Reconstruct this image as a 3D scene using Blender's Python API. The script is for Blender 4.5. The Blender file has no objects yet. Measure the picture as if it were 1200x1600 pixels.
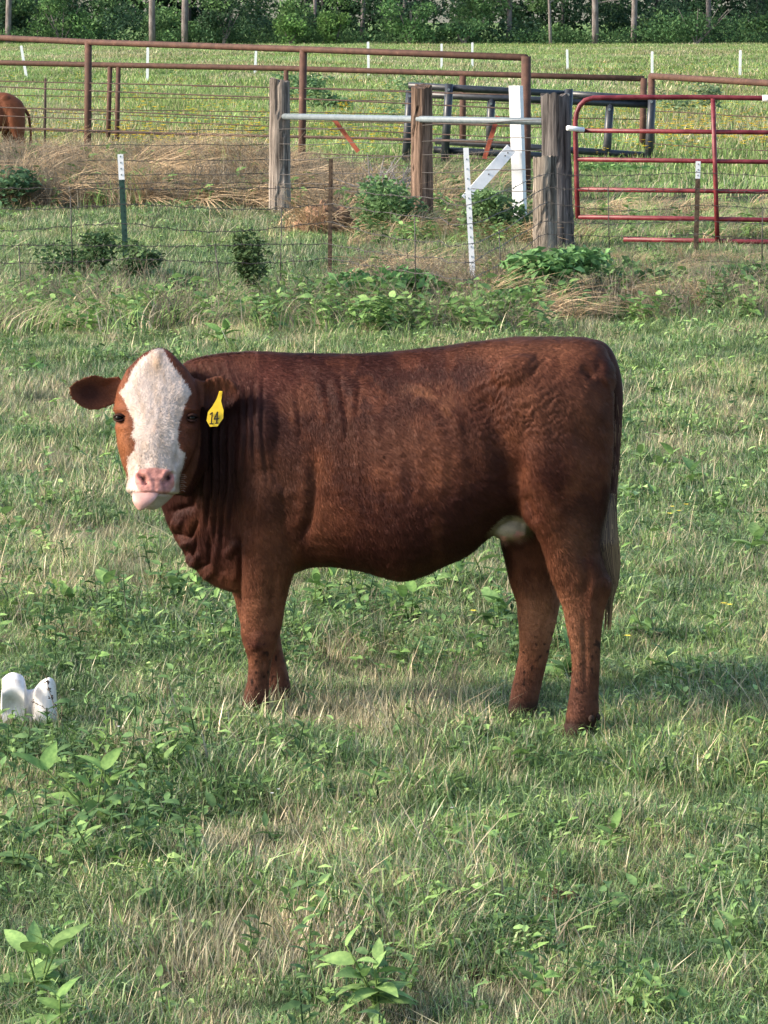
import bpy, math, random
import numpy as np
from mathutils import Vector, Matrix

random.seed(7); RNG = np.random.default_rng(7)
sc = bpy.context.scene
COL = sc.collection

# ------------------------------------------------------------------ camera, sky, sun, exposure
CAM_H, PITCH, FPX = 2.4, math.radians(8.04), 5520.0
cam_d = bpy.data.cameras.new('camera'); cam = bpy.data.objects.new('camera', cam_d); COL.objects.link(cam)
cam.location = (0, 0, CAM_H); cam.rotation_euler = (math.pi/2 - PITCH, 0, 0)
cam_d.sensor_fit = 'VERTICAL'; cam_d.sensor_height = 36; cam_d.lens = FPX/1600*36
cam_d.clip_start = 0.1; cam_d.clip_end = 2000
sc.camera = cam
world = bpy.data.worlds.new('World'); sc.world = world; world.use_nodes = True
SUN_EL, SUN_AZ = math.radians(30), math.radians(-101)     # azimuth measured from +Y towards +X: the sun is on the left, a little behind the camera
wn = world.node_tree; bg = wn.nodes['Background']
sky = wn.nodes.new('ShaderNodeTexSky'); sky.sky_type = 'NISHITA'; sky.sun_disc = False
sky.sun_elevation = SUN_EL; sky.sun_rotation = SUN_AZ; sky.air_density = 1.0; sky.dust_density = 2.0; sky.ozone_density = 1.0
wn.links.new(sky.outputs[0], bg.inputs[0]); bg.inputs[1].default_value = 0.15
sun_d = bpy.data.lights.new('sun', 'SUN'); sun = bpy.data.objects.new('sun', sun_d); COL.objects.link(sun)
sun_d.energy = 3.1; sun_d.angle = math.radians(9); sun_d.color = (1.0, 0.88, 0.72)
sdir = Vector((math.sin(SUN_AZ)*math.cos(SUN_EL), math.cos(SUN_AZ)*math.cos(SUN_EL), math.sin(SUN_EL)))
sun.rotation_euler = sdir.to_track_quat('Z', 'Y').to_euler()
sc.view_settings.view_transform = 'Standard'; sc.view_settings.look = 'None'
sc.view_settings.gamma = 1.0; sc.view_settings.use_curve_mapping = False
sc.view_settings.exposure = 1.3

# ------------------------------------------------------------------ pixel <-> place
cp, sp_ = math.cos(PITCH), math.sin(PITCH)
def _ray(px, py):
    a = (px-600)/FPX; b = (py-800)/FPX
    return a, cp - b*sp_, -sp_ - b*cp
def P(px, py, Y):
    """the point at depth Y seen at photo pixel (px,py) (1200x1600)"""
    a, dy, dz = _ray(px, py); t = Y/dy
    return np.array([a*t, Y, CAM_H + dz*t])
def G(px, py):
    """ground point at that pixel"""
    a, dy, dz = _ray(px, py); t = -CAM_H/dz
    return np.array([a*t, dy*t, 0.0])
def proj(V):
    """points -> pixel coordinates, used as a ruler for modelling"""
    x = V[:, 0]; y = V[:, 1]; z = V[:, 2]-CAM_H
    d = y*cp - z*sp_; u = y*sp_ + z*cp
    return 600 + FPX*x/d, 800 - FPX*u/d

# ------------------------------------------------------------------ numpy noise
def _h(ix, iy, iz, s):
    n = (ix*73856093) ^ (iy*19349663) ^ (iz*83492791) ^ (s*2654435)
    n = (n ^ (n >> 13))*1274126177 & 0x7fffffff
    return ((n ^ (n >> 16)) & 0xffff)/65535.0
def vnoise(Pt, scale, seed=0):
    Q = Pt*scale; I = np.floor(Q).astype(np.int64); f = Q-I; f = f*f*(3-2*f)
    r = 0
    for dx in (0, 1):
        for dy in (0, 1):
            for dz in (0, 1):
                w = (f[:, 0] if dx else 1-f[:, 0])*(f[:, 1] if dy else 1-f[:, 1])*(f[:, 2] if dz else 1-f[:, 2])
                r = r + w*_h(I[:, 0]+dx, I[:, 1]+dy, I[:, 2]+dz, seed)
    return r*2-1
def fbm(Pt, scale, seed=0, oct=3):
    r = 0; a = 1; t = 0
    for k in range(oct):
        r = r + a*vnoise(Pt, scale*2**k, seed+k*17); t += a; a *= .5
    return r/t
def sstep(a, b, x):
    t = np.clip((x-a)/(b-a), 0, 1); return t*t*(3-2*t)

# ------------------------------------------------------------------ mesh + object helpers
class MB:
    """collects shapes; build() links them as ONE mesh object"""
    def __init__(s): s.v = []; s.f = []; s.c = []; s.n = 0
    def add(s, v, f, col=None):
        v = np.asarray(v, float); s.v.append(v)
        s.f += [tuple(i+s.n for i in q) for q in f]
        c = np.ones((len(v), 4)); c[:, :3] = 1 if col is None else col
        s.c.append(c); s.n += len(v)
    def tube(s, pts, rad, sides=8, col=None, cap=True, squash=None):
        pts = np.asarray(pts, float); n = len(pts)
        rad = np.full(n, rad) if np.isscalar(rad) else np.asarray(rad)
        T = np.gradient(pts, axis=0); T /= np.linalg.norm(T, axis=1)[:, None]+1e-9
        ref = np.array([0, 0, 1.]) if abs(T[0][2]) < .9 else np.array([1., 0, 0])
        V = []
        U = np.cross(T[0], ref); U /= np.linalg.norm(U)
        for i in range(n):
            U = U - T[i]*np.dot(U, T[i]); U /= np.linalg.norm(U)+1e-9
            W = np.cross(T[i], U)
            for k in range(sides):
                a = 2*math.pi*k/sides
                V.append(pts[i]+rad[i]*(U*math.cos(a)+W*math.sin(a)))
        F = [(i*sides+k, i*sides+(k+1) % sides, (i+1)*sides+(k+1) % sides, (i+1)*sides+k) for i in range(n-1) for k in range(sides)]
        if cap: F += [tuple(range(sides))[::-1], tuple((n-1)*sides+k for k in range(sides))]
        s.add(V, F, col)
    def box(s, c, half, M=None, col=None):
        V = np.array([(x, y, z) for x in (-1, 1) for y in (-1, 1) for z in (-1, 1)], float)*np.asarray(half)
        if M is not None: V = V @ np.asarray(M).T
        s.add(V+np.asarray(c), [(0, 1, 3, 2), (4, 6, 7, 5), (0, 4, 5, 1), (2, 3, 7, 6), (0, 2, 6, 4), (1, 5, 7, 3)], col)
    def mesh(s, name):
        me = bpy.data.meshes.new(name)
        V = np.concatenate(s.v); me.from_pydata(V.tolist(), [], s.f)
        ca = me.color_attributes.new('col', 'FLOAT_COLOR', 'POINT'); ca.data.foreach_set('color', np.concatenate(s.c).astype(np.float32).ravel())
        me.update(); return me
    def build(s, name, m, parent=None, smooth=False, origin=None):
        me = s.mesh(name); me.materials.append(m)
        if smooth: me.shade_smooth()
        return link(name, me, parent, origin)
def link(name, me, parent=None, origin=None):
    o = bpy.data.objects.new(name, me); COL.objects.link(o)
    if origin is not None:
        me.transform(Matrix.Translation(-Vector(origin))); o.location = origin
    if parent is not None:
        o.parent = parent
        o.matrix_parent_inverse = Matrix.Translation(-parent.location)
    return o
def tag(o, label=None, cat=None, group=None, kind=None):
    if label: o['label'] = label
    if cat: o['category'] = cat
    if group: o['group'] = group
    if kind: o['kind'] = kind
    return o
def empty(name, loc, label, cat, group=None):
    o = bpy.data.objects.new(name, None); COL.objects.link(o); o.location = [float(a) for a in loc]
    o.empty_display_size = .1
    return tag(o, label, cat, group)

# ------------------------------------------------------------------ materials
def mat(name, col=(.5, .5, .5), rough=.7, spec=.3, metal=0.0):
    m = bpy.data.materials.new(name); m.use_nodes = True
    b = m.node_tree.nodes['Principled BSDF']
    b.inputs['Base Color'].default_value = (*col, 1); b.inputs['Roughness'].default_value = rough
    b.inputs['Specular IOR Level'].default_value = spec; b.inputs['Metallic'].default_value = metal
    return m
def N(m, t, **kw):
    n = m.node_tree.nodes.new(t)
    for k, v in kw.items():
        if k in n.inputs: n.inputs[k].default_value = v
        else: setattr(n, k, v)
    return n
def L(m, a, b): m.node_tree.links.new(a, b)
def noise_mat(name, c1, c2, scale=20, stretch=(1, 1, 1), rough=.8, spec=.2, bump=.3, bdist=.005, c3=None, metal=0, coords='Object', usecol=False, pos=(.35, .65)):
    m = mat(name, c1, rough, spec, metal); nt = m.node_tree; b = nt.nodes['Principled BSDF']
    tc = N(m, 'ShaderNodeTexCoord'); mp = N(m, 'ShaderNodeMapping'); mp.inputs['Scale'].default_value = stretch
    L(m, tc.outputs[coords], mp.inputs[0])
    nz = N(m, 'ShaderNodeTexNoise', Scale=scale, Detail=6.0, Roughness=.65); L(m, mp.outputs[0], nz.inputs['Vector'])
    cr = N(m, 'ShaderNodeValToRGB'); cr.color_ramp.elements[0].position = pos[0]; cr.color_ramp.elements[1].position = pos[1]
    cr.color_ramp.elements[0].color = (*c1, 1); cr.color_ramp.elements[1].color = (*c2, 1)
    if c3: e = cr.color_ramp.elements.new(.5*(pos[0]+1)); e.position = min(.99, pos[1]+.08); e.color = (*c3, 1)
    L(m, nz.outputs[0], cr.inputs[0])
    out = cr.outputs[0]
    if usecol:
        at = N(m, 'ShaderNodeAttribute', attribute_name='col'); mx = N(m, 'ShaderNodeMix', data_type='RGBA', blend_type='MULTIPLY'); mx.inputs[0].default_value = 1
        L(m, out, mx.inputs[6]); L(m, at.outputs[0], mx.inputs[7]); out = mx.outputs[2]
    L(m, out, b.inputs['Base Color'])
    if bump:
        bp = N(m, 'ShaderNodeBump', Strength=bump, Distance=bdist); L(m, nz.outputs[0], bp.inputs['Height']); L(m, bp.outputs[0], b.inputs['Normal'])
    return m
def leaf_mat(name, transl=.35, rough=.5, spec=.3, patch=None, tint=(1, 1, 1), vary=.35):
    """vertex colour 'col' x per-object/instance random x world-space patches; diffuse + translucent"""
    m = bpy.data.materials.new(name); m.use_nodes = True; nt = m.node_tree
    b = nt.nodes['Principled BSDF']; b.inputs['Roughness'].default_value = rough; b.inputs['Specular IOR Level'].default_value = spec
    at = N(m, 'ShaderNodeAttribute', attribute_name='col')
    oi = N(m, 'ShaderNodeObjectInfo'); mr = N(m, 'ShaderNodeMapRange'); mr.inputs['To Min'].default_value = 1-vary; mr.inputs['To Max'].default_value = 1+vary
    L(m, oi.outputs['Random'], mr.inputs[0])
    mx = N(m, 'ShaderNodeMix', data_type='RGBA', blend_type='MULTIPLY'); mx.inputs[0].default_value = 1
    L(m, at.outputs[0], mx.inputs[6]); L(m, mr.outputs[0], mx.inputs[7]); out = mx.outputs[2]
    if patch:
        geo = N(m, 'ShaderNodeNewGeometry')
        for (s, ca, cb) in patch:
            nz = N(m, 'ShaderNodeTexNoise', Scale=s, Detail=3.0); L(m, geo.outputs['Position'], nz.inputs['Vector'])
            cr = N(m, 'ShaderNodeValToRGB'); cr.color_ramp.elements[0].position = .38; cr.color_ramp.elements[1].position = .62
            cr.color_ramp.elements[0].color = (*ca, 1); cr.color_ramp.elements[1].color = (*cb, 1); L(m, nz.outputs[0], cr.inputs[0])
            m2 = N(m, 'ShaderNodeMix', data_type='RGBA', blend_type='MULTIPLY'); m2.inputs[0].default_value = 1
            L(m, out, m2.inputs[6]); L(m, cr.outputs[0], m2.inputs[7]); out = m2.outputs[2]
    if tint != (1, 1, 1):
        m2 = N(m, 'ShaderNodeMix', data_type='RGBA', blend_type='MULTIPLY'); m2.inputs[0].default_value = 1
        L(m, out, m2.inputs[6]); m2.inputs[7].default_value = (*tint, 1); out = m2.outputs[2]
    L(m, out, b.inputs['Base Color'])
    if transl:
        tr = N(m, 'ShaderNodeBsdfTranslucent'); L(m, out, tr.inputs[0]); ms = N(m, 'ShaderNodeMixShader'); ms.inputs[0].default_value = transl
        L(m, b.outputs[0], ms.inputs[1]); L(m, tr.outputs[0], ms.inputs[2]); L(m, ms.outputs[0], nt.nodes['Material Output'].inputs[0])
    return m

PATCH = [(3.2, (.62, .72, .66), (1.2, 1.14, 1.08)), (.25, (.85, .9, .9), (1.1, 1.1, 1.0))]
M_GRASS = leaf_mat('grass_blades', .22, .5, .35, PATCH)
M_FIELD = leaf_mat('field_grass', .3, .6, .2, [(.12, (.9, .85, .7), (1.08, 1.1, 1.1))])
M_LEAF = leaf_mat('weed_leaf', .25, .7, .15, [(60, (.78, .82, .8), (1.2, 1.15, 1.1))], vary=.2)
M_SHRUB = leaf_mat('shrub_leaf', .25, .65, .15, None, tint=(1.45, 1.4, 1.3), vary=.1)
M_TREE = leaf_mat('tree_leaf', .25, .7, .1, [(.5, (.75, .8, .8), (1.2, 1.2, 1.1))], tint=(1.15, 1.2, 1.35), vary=.25)
M_FLOWER = leaf_mat('flower_petals', .2, .6, .2, None)
M_RUST = noise_mat('rusty_pipe', (.055, .028, .020), (.105, .052, .036), 9, (1, 1, 1), .75, .3, .2, .004, c3=(.24, .15, .11), pos=(.35, .66))
M_RUSTDK = noise_mat('dark_rod', (.035, .028, .024), (.09, .055, .045), 12, (1, 1, 1), .8, .2, 0)
M_WIRE = noise_mat('barbed_wire', (.03, .028, .026), (.075, .065, .058), 30, (1, 1, 1), .6, .4, 0)
M_GALV = noise_mat('galvanised_pipe', (.12, .15, .17), (.18, .215, .235), 14, (1, 1, 1), .5, .5, .1, .002)
M_WOOD = noise_mat('weathered_wood', (.05, .043, .038), (.25, .22, .195), 26, (1, 1, .06), .9, .1, 1.0, .02, c3=(.36, .32, .28), usecol=True, pos=(.38, .58))
M_WHITE = noise_mat('white_paint', (.70, .71, .72), (.82, .82, .83), 22, (1, 1, 1), .5, .4, .1, .001)
M_BLACK = noise_mat('black_panel_paint', (.010, .013, .018), (.03, .034, .042), 12, (1, 1, 1), .4, .5, .1, .001)
M_RED = noise_mat('red_gate_paint', (.10, .007, .013), (.155, .012, .021), 9, (1, 1, 1), .45, .4, .1, .001, c3=(.26, .05, .055), pos=(.4, .72))
M_GREENP = noise_mat('green_post_paint', (.010, .035, .026), (.02, .06, .045), 20, (1, 1, 1), .5, .4, .1, .001)
M_TPOST = noise_mat('rusted_post', (.05, .032, .022), (.13, .09, .06), 30, (1, 1, 1), .8, .2, .2, .002)
M_REDROD = noise_mat('red_rust_stick', (.20, .055, .035), (.32, .10, .06), 20, (1, 1, 1), .8, .2, .2, .002)
M_BARK = noise_mat('pine_bark', (.10, .085, .08), (.24, .21, .20), 6, (1, 1, .25), .9, .1, .6, .05)
M_STEM = noise_mat('dry_stem', (.14, .10, .07), (.26, .20, .14), 40, (1, 1, .2), .9, .1, 0)
M_GSTEM = noise_mat('green_stem', (.07, .12, .03), (.12, .18, .06), 40, (1, 1, .2), .8, .1, 0)
M_DARKSEED = noise_mat('dark_seed', (.012, .008, .007), (.04, .022, .016), 60, (1, 1, 1), .8, .2, .5, .003)
M_CLAY = noise_mat('red_clay', (.17, .10, .065), (.32, .20, .125), 9, (1, 1, 1), .95, .1, 1, .08, c3=(.36, .24, .16))
M_DUNG = noise_mat('dried_mud', (.03, .018, .012), (.13, .08, .045), 60, (1, 1, 1), .9, .1, 1, .01, c3=(.34, .25, .15))

# ------------------------------------------------------------------ ground
def gz(x, y):
    x = np.asarray(x, float); y = np.asarray(y, float)
    P3 = np.stack([x, y, x*0], -1).reshape(-1, 3)
    h = .02*vnoise(P3, 1.1, 5).reshape(x.shape) + .05*vnoise(P3, .12, 9).reshape(x.shape)*sstep(18, 40, y)
    px = 600+FPX*x/y
    berm = np.exp(-((y-46.0)/2.6)**2)*(.32*sstep(560, 380, px)+.10*sstep(500, 620, px)*sstep(820, 700, px))
    return h + berm
def g1(x, y): return float(gz(np.array([x]), np.array([y]))[0])
def make_ground():
    ys = np.concatenate([np.arange(-14, 7, 1.5), np.arange(7, 32, .12), np.arange(32, 62, .35), np.arange(62, 330, 4), [360, 420, 500, 650, 900]])
    us = np.concatenate([np.linspace(-1, 1, 81)])
    V = []
    for y in ys:
        half = 4.5 + .22*max(y, 0) if y < 300 else 120+ (y-300)*2
        xs = us*half; V.append(np.stack([xs, np.full_like(xs, y), gz(xs, np.full_like(xs, max(y, .5)))], -1))
    V = np.concatenate(V); n = len(us)
    F = [(j*n+i, j*n+i+1, (j+1)*n+i+1, (j+1)*n+i) for j in range(len(ys)-1) for i in range(n-1)]
    me = bpy.data.meshes.new('ground'); me.from_pydata(V.tolist(), [], F); me.shade_smooth()
    m = mat('pasture_soil', rough=.95, spec=.1); b = m.node_tree.nodes['Principled BSDF']
    geo = N(m, 'ShaderNodeNewGeometry')
    n1 = N(m, 'ShaderNodeTexNoise', Scale=45.0, Detail=5.0, Roughness=.7); L(m, geo.outputs['Position'], n1.inputs['Vector'])
    n2 = N(m, 'ShaderNodeTexNoise', Scale=.7, Detail=5.0, Roughness=.6); L(m, geo.outputs['Position'], n2.inputs['Vector'])
    cr = N(m, 'ShaderNodeValToRGB'); e = cr.color_ramp.elements
    e[0].position = .36; e[0].color = (.02, .024, .012, 1); e[1].position = .66; e[1].color = (.10, .085, .055, 1)
    k = e.new(.5); k.color = (.035, .05, .02, 1); L(m, n1.outputs[0], cr.inputs[0])
    # the far field: long green grass with drier streaks
    c2 = N(m, 'ShaderNodeValToRGB'); e = c2.color_ramp.elements
    e[0].position = .35; e[0].color = (.09, .155, .04, 1); e[1].position = .65; e[1].color = (.16, .23, .08, 1)
    mp = N(m, 'ShaderNodeMapping'); mp.inputs['Scale'].default_value = (1, .35, 1); L(m, geo.outputs['Position'], mp.inputs[0])
    n3 = N(m, 'ShaderNodeTexNoise', Scale=1.3, Detail=8.0, Roughness=.75); L(m, mp.outputs[0], n3.inputs['Vector']); L(m, n3.outputs[0], c2.inputs[0])
    sx = N(m, 'ShaderNodeSeparateXYZ'); L(m, geo.outputs['Position'], sx.inputs[0])
    mr = N(m, 'ShaderNodeMapRange'); mr.inputs['From Min'].default_value = 48; mr.inputs['From Max'].default_value = 62; L(m, sx.outputs[1], mr.inputs[0])
    mx = N(m, 'ShaderNodeMix', data_type='RGBA'); L(m, mr.outputs[0], mx.inputs[0]); L(m, cr.outputs[0], mx.inputs[6]); L(m, c2.outputs[0], mx.inputs[7])
    L(m, mx.outputs[2], b.inputs['Base Color'])
    bp = N(m, 'ShaderNodeBump', Strength=.8, Distance=.02); L(m, n1.outputs[0], bp.inputs['Height']); L(m, bp.outputs[0], b.inputs['Normal'])
    me.materials.append(m)
    tag(link('ground', me), 'cropped green and straw coloured pasture running back to the woods', None, None, 'structure')
make_ground()

# ------------------------------------------------------------------ scatter (countless ground cover only)
def proto_coll(name, meshes):
    c = bpy.data.collections.new(name)
    for i, me in enumerate(meshes): c.objects.link(bpy.data.objects.new(f'{name}_{i:02d}', me))
    return c
def scatter(name, pts, rot, scl, idx, coll, label, mat_=None):
    me = bpy.data.meshes.new(name); me.from_pydata(pts.tolist(), [], [])
    a = me.attributes.new('rot', 'FLOAT_VECTOR', 'POINT'); a.data.foreach_set('vector', rot.astype(np.float32).ravel())
    a = me.attributes.new('scl', 'FLOAT_VECTOR', 'POINT'); a.data.foreach_set('vector', scl.astype(np.float32).ravel())
    a = me.attributes.new('idx', 'INT', 'POINT'); a.data.foreach_set('value', idx.astype(np.int32))
    o = bpy.data.objects.new(name, me); COL.objects.link(o); tag(o, label, None, None, 'stuff')
    ng = bpy.data.node_groups.new(name, 'GeometryNodeTree')
    ng.interface.new_socket('Geometry', in_out='INPUT', socket_type='NodeSocketGeometry')
    ng.interface.new_socket('Geometry', in_out='OUTPUT', socket_type='NodeSocketGeometry')
    nn = ng.nodes; gi = nn.new('NodeGroupInput'); go = nn.new('NodeGroupOutput')
    ip = nn.new('GeometryNodeInstanceOnPoints'); ci = nn.new('GeometryNodeCollectionInfo')
    ci.inputs['Collection'].default_value = coll; ci.inputs['Separate Children'].default_value = True; ci.inputs['Reset Children'].default_value = True
    ip.inputs['Pick Instance'].default_value = True
    def attr(nm, ty):
        n = nn.new('GeometryNodeInputNamedAttribute'); n.data_type = ty; n.inputs[0].default_value = nm; return [s for s in n.outputs if s.enabled and s.name == 'Attribute'][0]
    ng.links.new(gi.outputs[0], ip.inputs['Points']); ng.links.new(ci.outputs[0], ip.inputs['Instance'])
    ng.links.new(attr('idx', 'INT'), ip.inputs['Instance Index'])
    ng.links.new(attr('rot', 'FLOAT_VECTOR'), ip.inputs['Rotation']); ng.links.new(attr('scl', 'FLOAT_VECTOR'), ip.inputs['Scale'])
    ng.links.new(ip.outputs[0], go.inputs[0])
    md = o.modifiers.new('scatter', 'NODES'); md.node_group = ng
    return o
def sample(n, y0, y1, margin, bias=1.0):
    """random ground places over the strip the photograph sees, with a margin on both sides"""
    out = []
    while sum(len(a) for a in out) < n:
        y = y0+(y1-y0)*RNG.random(n)**bias
        hw = .112*y+margin; hm = .112*y1+margin
        x = (RNG.random(n)*2-1)*hm; k = np.abs(x) < hw
        out.append(np.stack([x[k], y[k]], -1))
    a = np.concatenate(out)[:n]
    return a
GREENS = np.array([(.18, .28, .085), (.145, .24, .07), (.23, .33, .12), (.165, .25, .11), (.28, .36, .16), (.075, .14, .055)])
DRYS = np.array([(.50, .42, .29), (.42, .35, .24), (.60, .52, .38), (.33, .27, .19), (.46, .41, .31), (.30, .26, .17)])
def tuft(n, rad, h0, h1, wid, lean, dry, seed, curl=1.0, pal=(GREENS, DRYS)):
    r = np.random.default_rng(seed); mb = MB(); V = []; F = []; C = []
    for i in range(n):
        a = r.random()*6.283; d = rad*math.sqrt(r.random()); b = np.array([d*math.cos(a), d*math.sin(a), -.005])
        isdry = r.random() < dry
        h = h0+(h1-h0)*r.random()**1.3
        th = r.random()*6.283; ln = lean*(.15+r.random()); dx = np.array([math.cos(th), math.sin(th), 0])
        w = wid*(.6+.8*r.random()); s = np.array([-math.sin(th+.6*r.normal()), math.cos(th), 0])*w*.5
        up = np.array([0, 0, 1.])
        if isdry: p1 = b+up*h*.5+dx*ln*h*.35; p2 = b+up*h*.95+dx*ln*h*.8; w1 = .8
        else: p1 = b+up*h*.55+dx*ln*h*.3; p2 = b+up*h*(.98-.4*min(1, ln)*curl)+dx*ln*h*1.0; w1 = .85
        k = len(V); V += [b-s, b+s, p1-s*w1, p1+s*w1, p2]
        F += [(k, k+1, k+3, k+2), (k+2, k+3, k+4)]
        c = (pal[1] if isdry else pal[0]); c = c[r.integers(len(c))]*(.6+.75*r.random())
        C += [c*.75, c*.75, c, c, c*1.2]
    mb.add(V, F, np.array(C)); me = mb.mesh('tuft'); me.materials.append(M_GRASS); return me
def leafshape(Ln, W, bend=.4, fold=.25, nseg=4, tip=1.6):
    """an ovate leaf along +X from the origin: rows of left, midrib, right"""
    V = []; F = []
    for i in range(nseg+1):
        t = i/nseg; w = W*.5*math.sin(math.pi*min(1, (t*.94+.06))**.75)**.9 if i < nseg else .0008
        x = Ln*t; z = -bend*Ln*t*t+.1*Ln*t
        V += [(x, -w, z+fold*w), (x, 0, z), (x, w, z+fold*w)]
    for i in range(nseg):
        a = i*3; F += [(a, a+1, a+4, a+3), (a+1, a+2, a+5, a+4)]
    return np.array(V), F
def rotm(yaw, pitch, roll=0):
    return np.array(Matrix.Rotation(yaw, 3, 'Z') @ Matrix.Rotation(-pitch, 3, 'Y') @ Matrix.Rotation(roll, 3, 'X'))
def clover(seed, n=14, rad=.09, ll=.03, up=.05):
    r = np.random.default_rng(seed); mb = MB()
    for i in range(n):
        a = r.random()*6.283; d = rad*math.sqrt(r.random()); z = up*(.3+r.random()*.9)
        V, F = leafshape(ll*(.6+.8*r.random()), ll*.5*(.7+.5*r.random()), .3, .3, 2)
        V = V @ rotm(r.random()*6.283, r.random()*.8-.1, r.normal()*.4).T + np.array([d*math.cos(a), d*math.sin(a), z])
        c = GREENS[r.integers(3)]*(1.0+.5*r.random()); mb.add(V, F, c)
    me = mb.mesh('clover'); me.materials.append(M_GRASS); return me

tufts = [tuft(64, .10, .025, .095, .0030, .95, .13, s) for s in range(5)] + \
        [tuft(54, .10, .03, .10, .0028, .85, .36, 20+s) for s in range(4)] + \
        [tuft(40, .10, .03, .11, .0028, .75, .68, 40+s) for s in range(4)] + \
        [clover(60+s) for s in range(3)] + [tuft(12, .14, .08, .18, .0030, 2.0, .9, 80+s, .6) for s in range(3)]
C_TUFT = proto_coll('pasture_tuft', tufts)
# explicit straw patches of the photograph: (px, py, rx, ry)
DRYP = [(70, 660, 120, 60), (120, 850, 160, 70), (330, 520, 200, 25), (60, 905, 90, 50), (90, 720, 120, 40), (470, 1280, 170, 70), (330, 1330, 150, 60), (480, 1390, 160, 60),
        (60, 1200, 90, 30), (650, 1120, 170, 45), (1100, 600, 130, 40), (1090, 690, 130, 40), (420, 1110, 120, 40), (780, 505, 200, 18), (560, 1060, 160, 60), (820, 1540, 200, 60), (350, 1480, 200, 70), (60, 600, 90, 40),
        (500, 1590, 300, 30), (1120, 640, 120, 20)]
GRNP = [(1050, 560, 160, 20), (150, 990, 200, 60), (980, 1080, 180, 70), (1050, 980, 150, 60), (250, 1250, 180, 60), (900, 1200, 260, 60), (600, 520, 200, 14), (1050, 750, 160, 60), (100, 1060, 100, 40), (1000, 1450, 180, 60), (120, 580, 90, 30), (150, 1380, 200, 50), (1080,870,130,60)]
def dryness(x, y):
    P3 = np.stack([x, y*.45, x*0], -1); d = .33+.16*vnoise(P3, 1.7, 3)+.36*vnoise(P3, 4.5, 8)+.30*vnoise(P3, 11, 2)
    px, py = proj(np.stack([x, y, x*0+.04], -1))
    for L_, s in ((DRYP, .29), (GRNP, -.2)):
        for (a, b, ra, rb) in L_: d = d+s*np.exp(-((px-a)/ra)**2-((py-b)/rb)**2)
    return d
def near_grass(n, y0, y1, margin, bias, name, label, s0=1.0):
    a = sample(n, y0, y1, margin, bias); x, y = a[:, 0], a[:, 1]
    d = dryness(x, y)+.10*RNG.normal(size=n); r = RNG.random(n)
    idx = np.where(d > .66, 9+(r*4).astype(int), np.where(d > .42, 5+(r*4).astype(int), (r*5).astype(int)))
    r2 = RNG.random(n); idx = np.where((r2 < .075) & (d < .6), 13+(r*3).astype(int), idx); idx = np.where((r2 > .955) & (d > .35), 16+(r*3).astype(int), idx)
    P3 = np.stack([x, y, x*0], -1); big = np.clip(.92+.40*vnoise(P3, 1.8, 31)+.45*vnoise(P3, 5.5, 32)-.25*sstep(.5, .9, d), .35, 1.7)
    s = s0*(.65+.6*RNG.random(n))*big
    scl = np.stack([s*1.1, s*1.1, s*(.7+.45*RNG.random(n))], -1)
    rot = np.stack([RNG.normal(size=n)*.12, RNG.normal(size=n)*.12, RNG.random(n)*6.283], -1)
    scatter(name, np.stack([x, y, gz(x, y)], -1), rot, scl, idx, C_TUFT, label)
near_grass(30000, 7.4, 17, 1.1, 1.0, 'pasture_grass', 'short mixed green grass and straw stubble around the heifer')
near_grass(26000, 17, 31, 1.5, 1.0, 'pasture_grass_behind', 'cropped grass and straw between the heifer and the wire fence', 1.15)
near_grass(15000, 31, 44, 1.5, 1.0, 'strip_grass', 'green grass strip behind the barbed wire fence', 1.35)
FG = GREENS*np.array([1.02, 1.03, .95])
fields = [tuft(60, .40, .12, .32, .014, .5, .12, 100+s, pal=(FG, DRYS)) for s in range(4)] + [tuft(60, .4, .12, .34, .014, .5, .5, 110+s, pal=(FG, DRYS)) for s in range(2)]
for me in fields: me.materials.clear(); me.materials.append(M_FIELD)
C_FIELD = proto_coll('field_tuft', fields)
def far_grass(n, y0, y1, s0, name, label):
    a = sample(n, y0, y1, 3, 1.0); x, y = a[:, 0], a[:, 1]
    d = .3*vnoise(np.stack([x, y*.3, x*0], -1), .25, 12)+.25*RNG.random(n); idx = np.where(d > .25, 4, 0)+(RNG.random(n)*np.where(d > .25, 2, 4)).astype(int)
    s = s0*(.6+.7*RNG.random(n)); qx = 600+FPX*x/y; s = np.where((qx > 560) & (qx < 1040) & (y < 57), s*.4, s); scl = np.stack([s, s, s*(.45+.4*RNG.random(n))*(1 if s0 < 1.2 else .6)], -1)
    rot = np.stack([x*0, x*0, RNG.random(n)*6.283], -1)
    scatter(name, np.stack([x, y, gz(x, y)], -1), rot, scl, idx, C_FIELD, label)
far_grass(9000, 48, 110, 1.0, 'field_grass', 'longer green field grass behind the corral pipes')
far_grass(12000, 110, 285, 1.7, 'meadow_grass', 'pale green meadow grass out to the forest edge')

# ------------------------------------------------------------------ the heifer
def loft(mb, rings):
    n = len(rings[0]); V = np.concatenate(rings)
    F = [(i*n+k, i*n+(k+1) % n, (i+1)*n+(k+1) % n, (i+1)*n+k) for i in range(len(rings)-1) for k in range(n)]
    F += [tuple(range(n))[::-1], tuple((len(rings)-1)*n+k for k in range(n))]
    mb.add(V, F)
def interp_st(st, n):
    """dense smooth (Catmull-Rom-like) resampling of stations"""
    st = np.array(st, float); t = np.arange(len(st)); tt = np.linspace(0, len(st)-1, n)
    m = np.gradient(st, axis=0); out = []
    for a in tt:
        i = min(int(a), len(st)-2); f = a-i
        h00 = 2*f**3-3*f**2+1; h10 = f**3-2*f**2+f; h01 = -2*f**3+3*f**2; h11 = f**3-f**2
        out.append(h00*st[i]+h10*m[i]+h01*st[i+1]+h11*m[i+1])
    return np.array(out)
def Yc(px): return 12.05-(px-400)*.00066
A = np.linspace(0, 2*np.pi, 40, endpoint=False)
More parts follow.
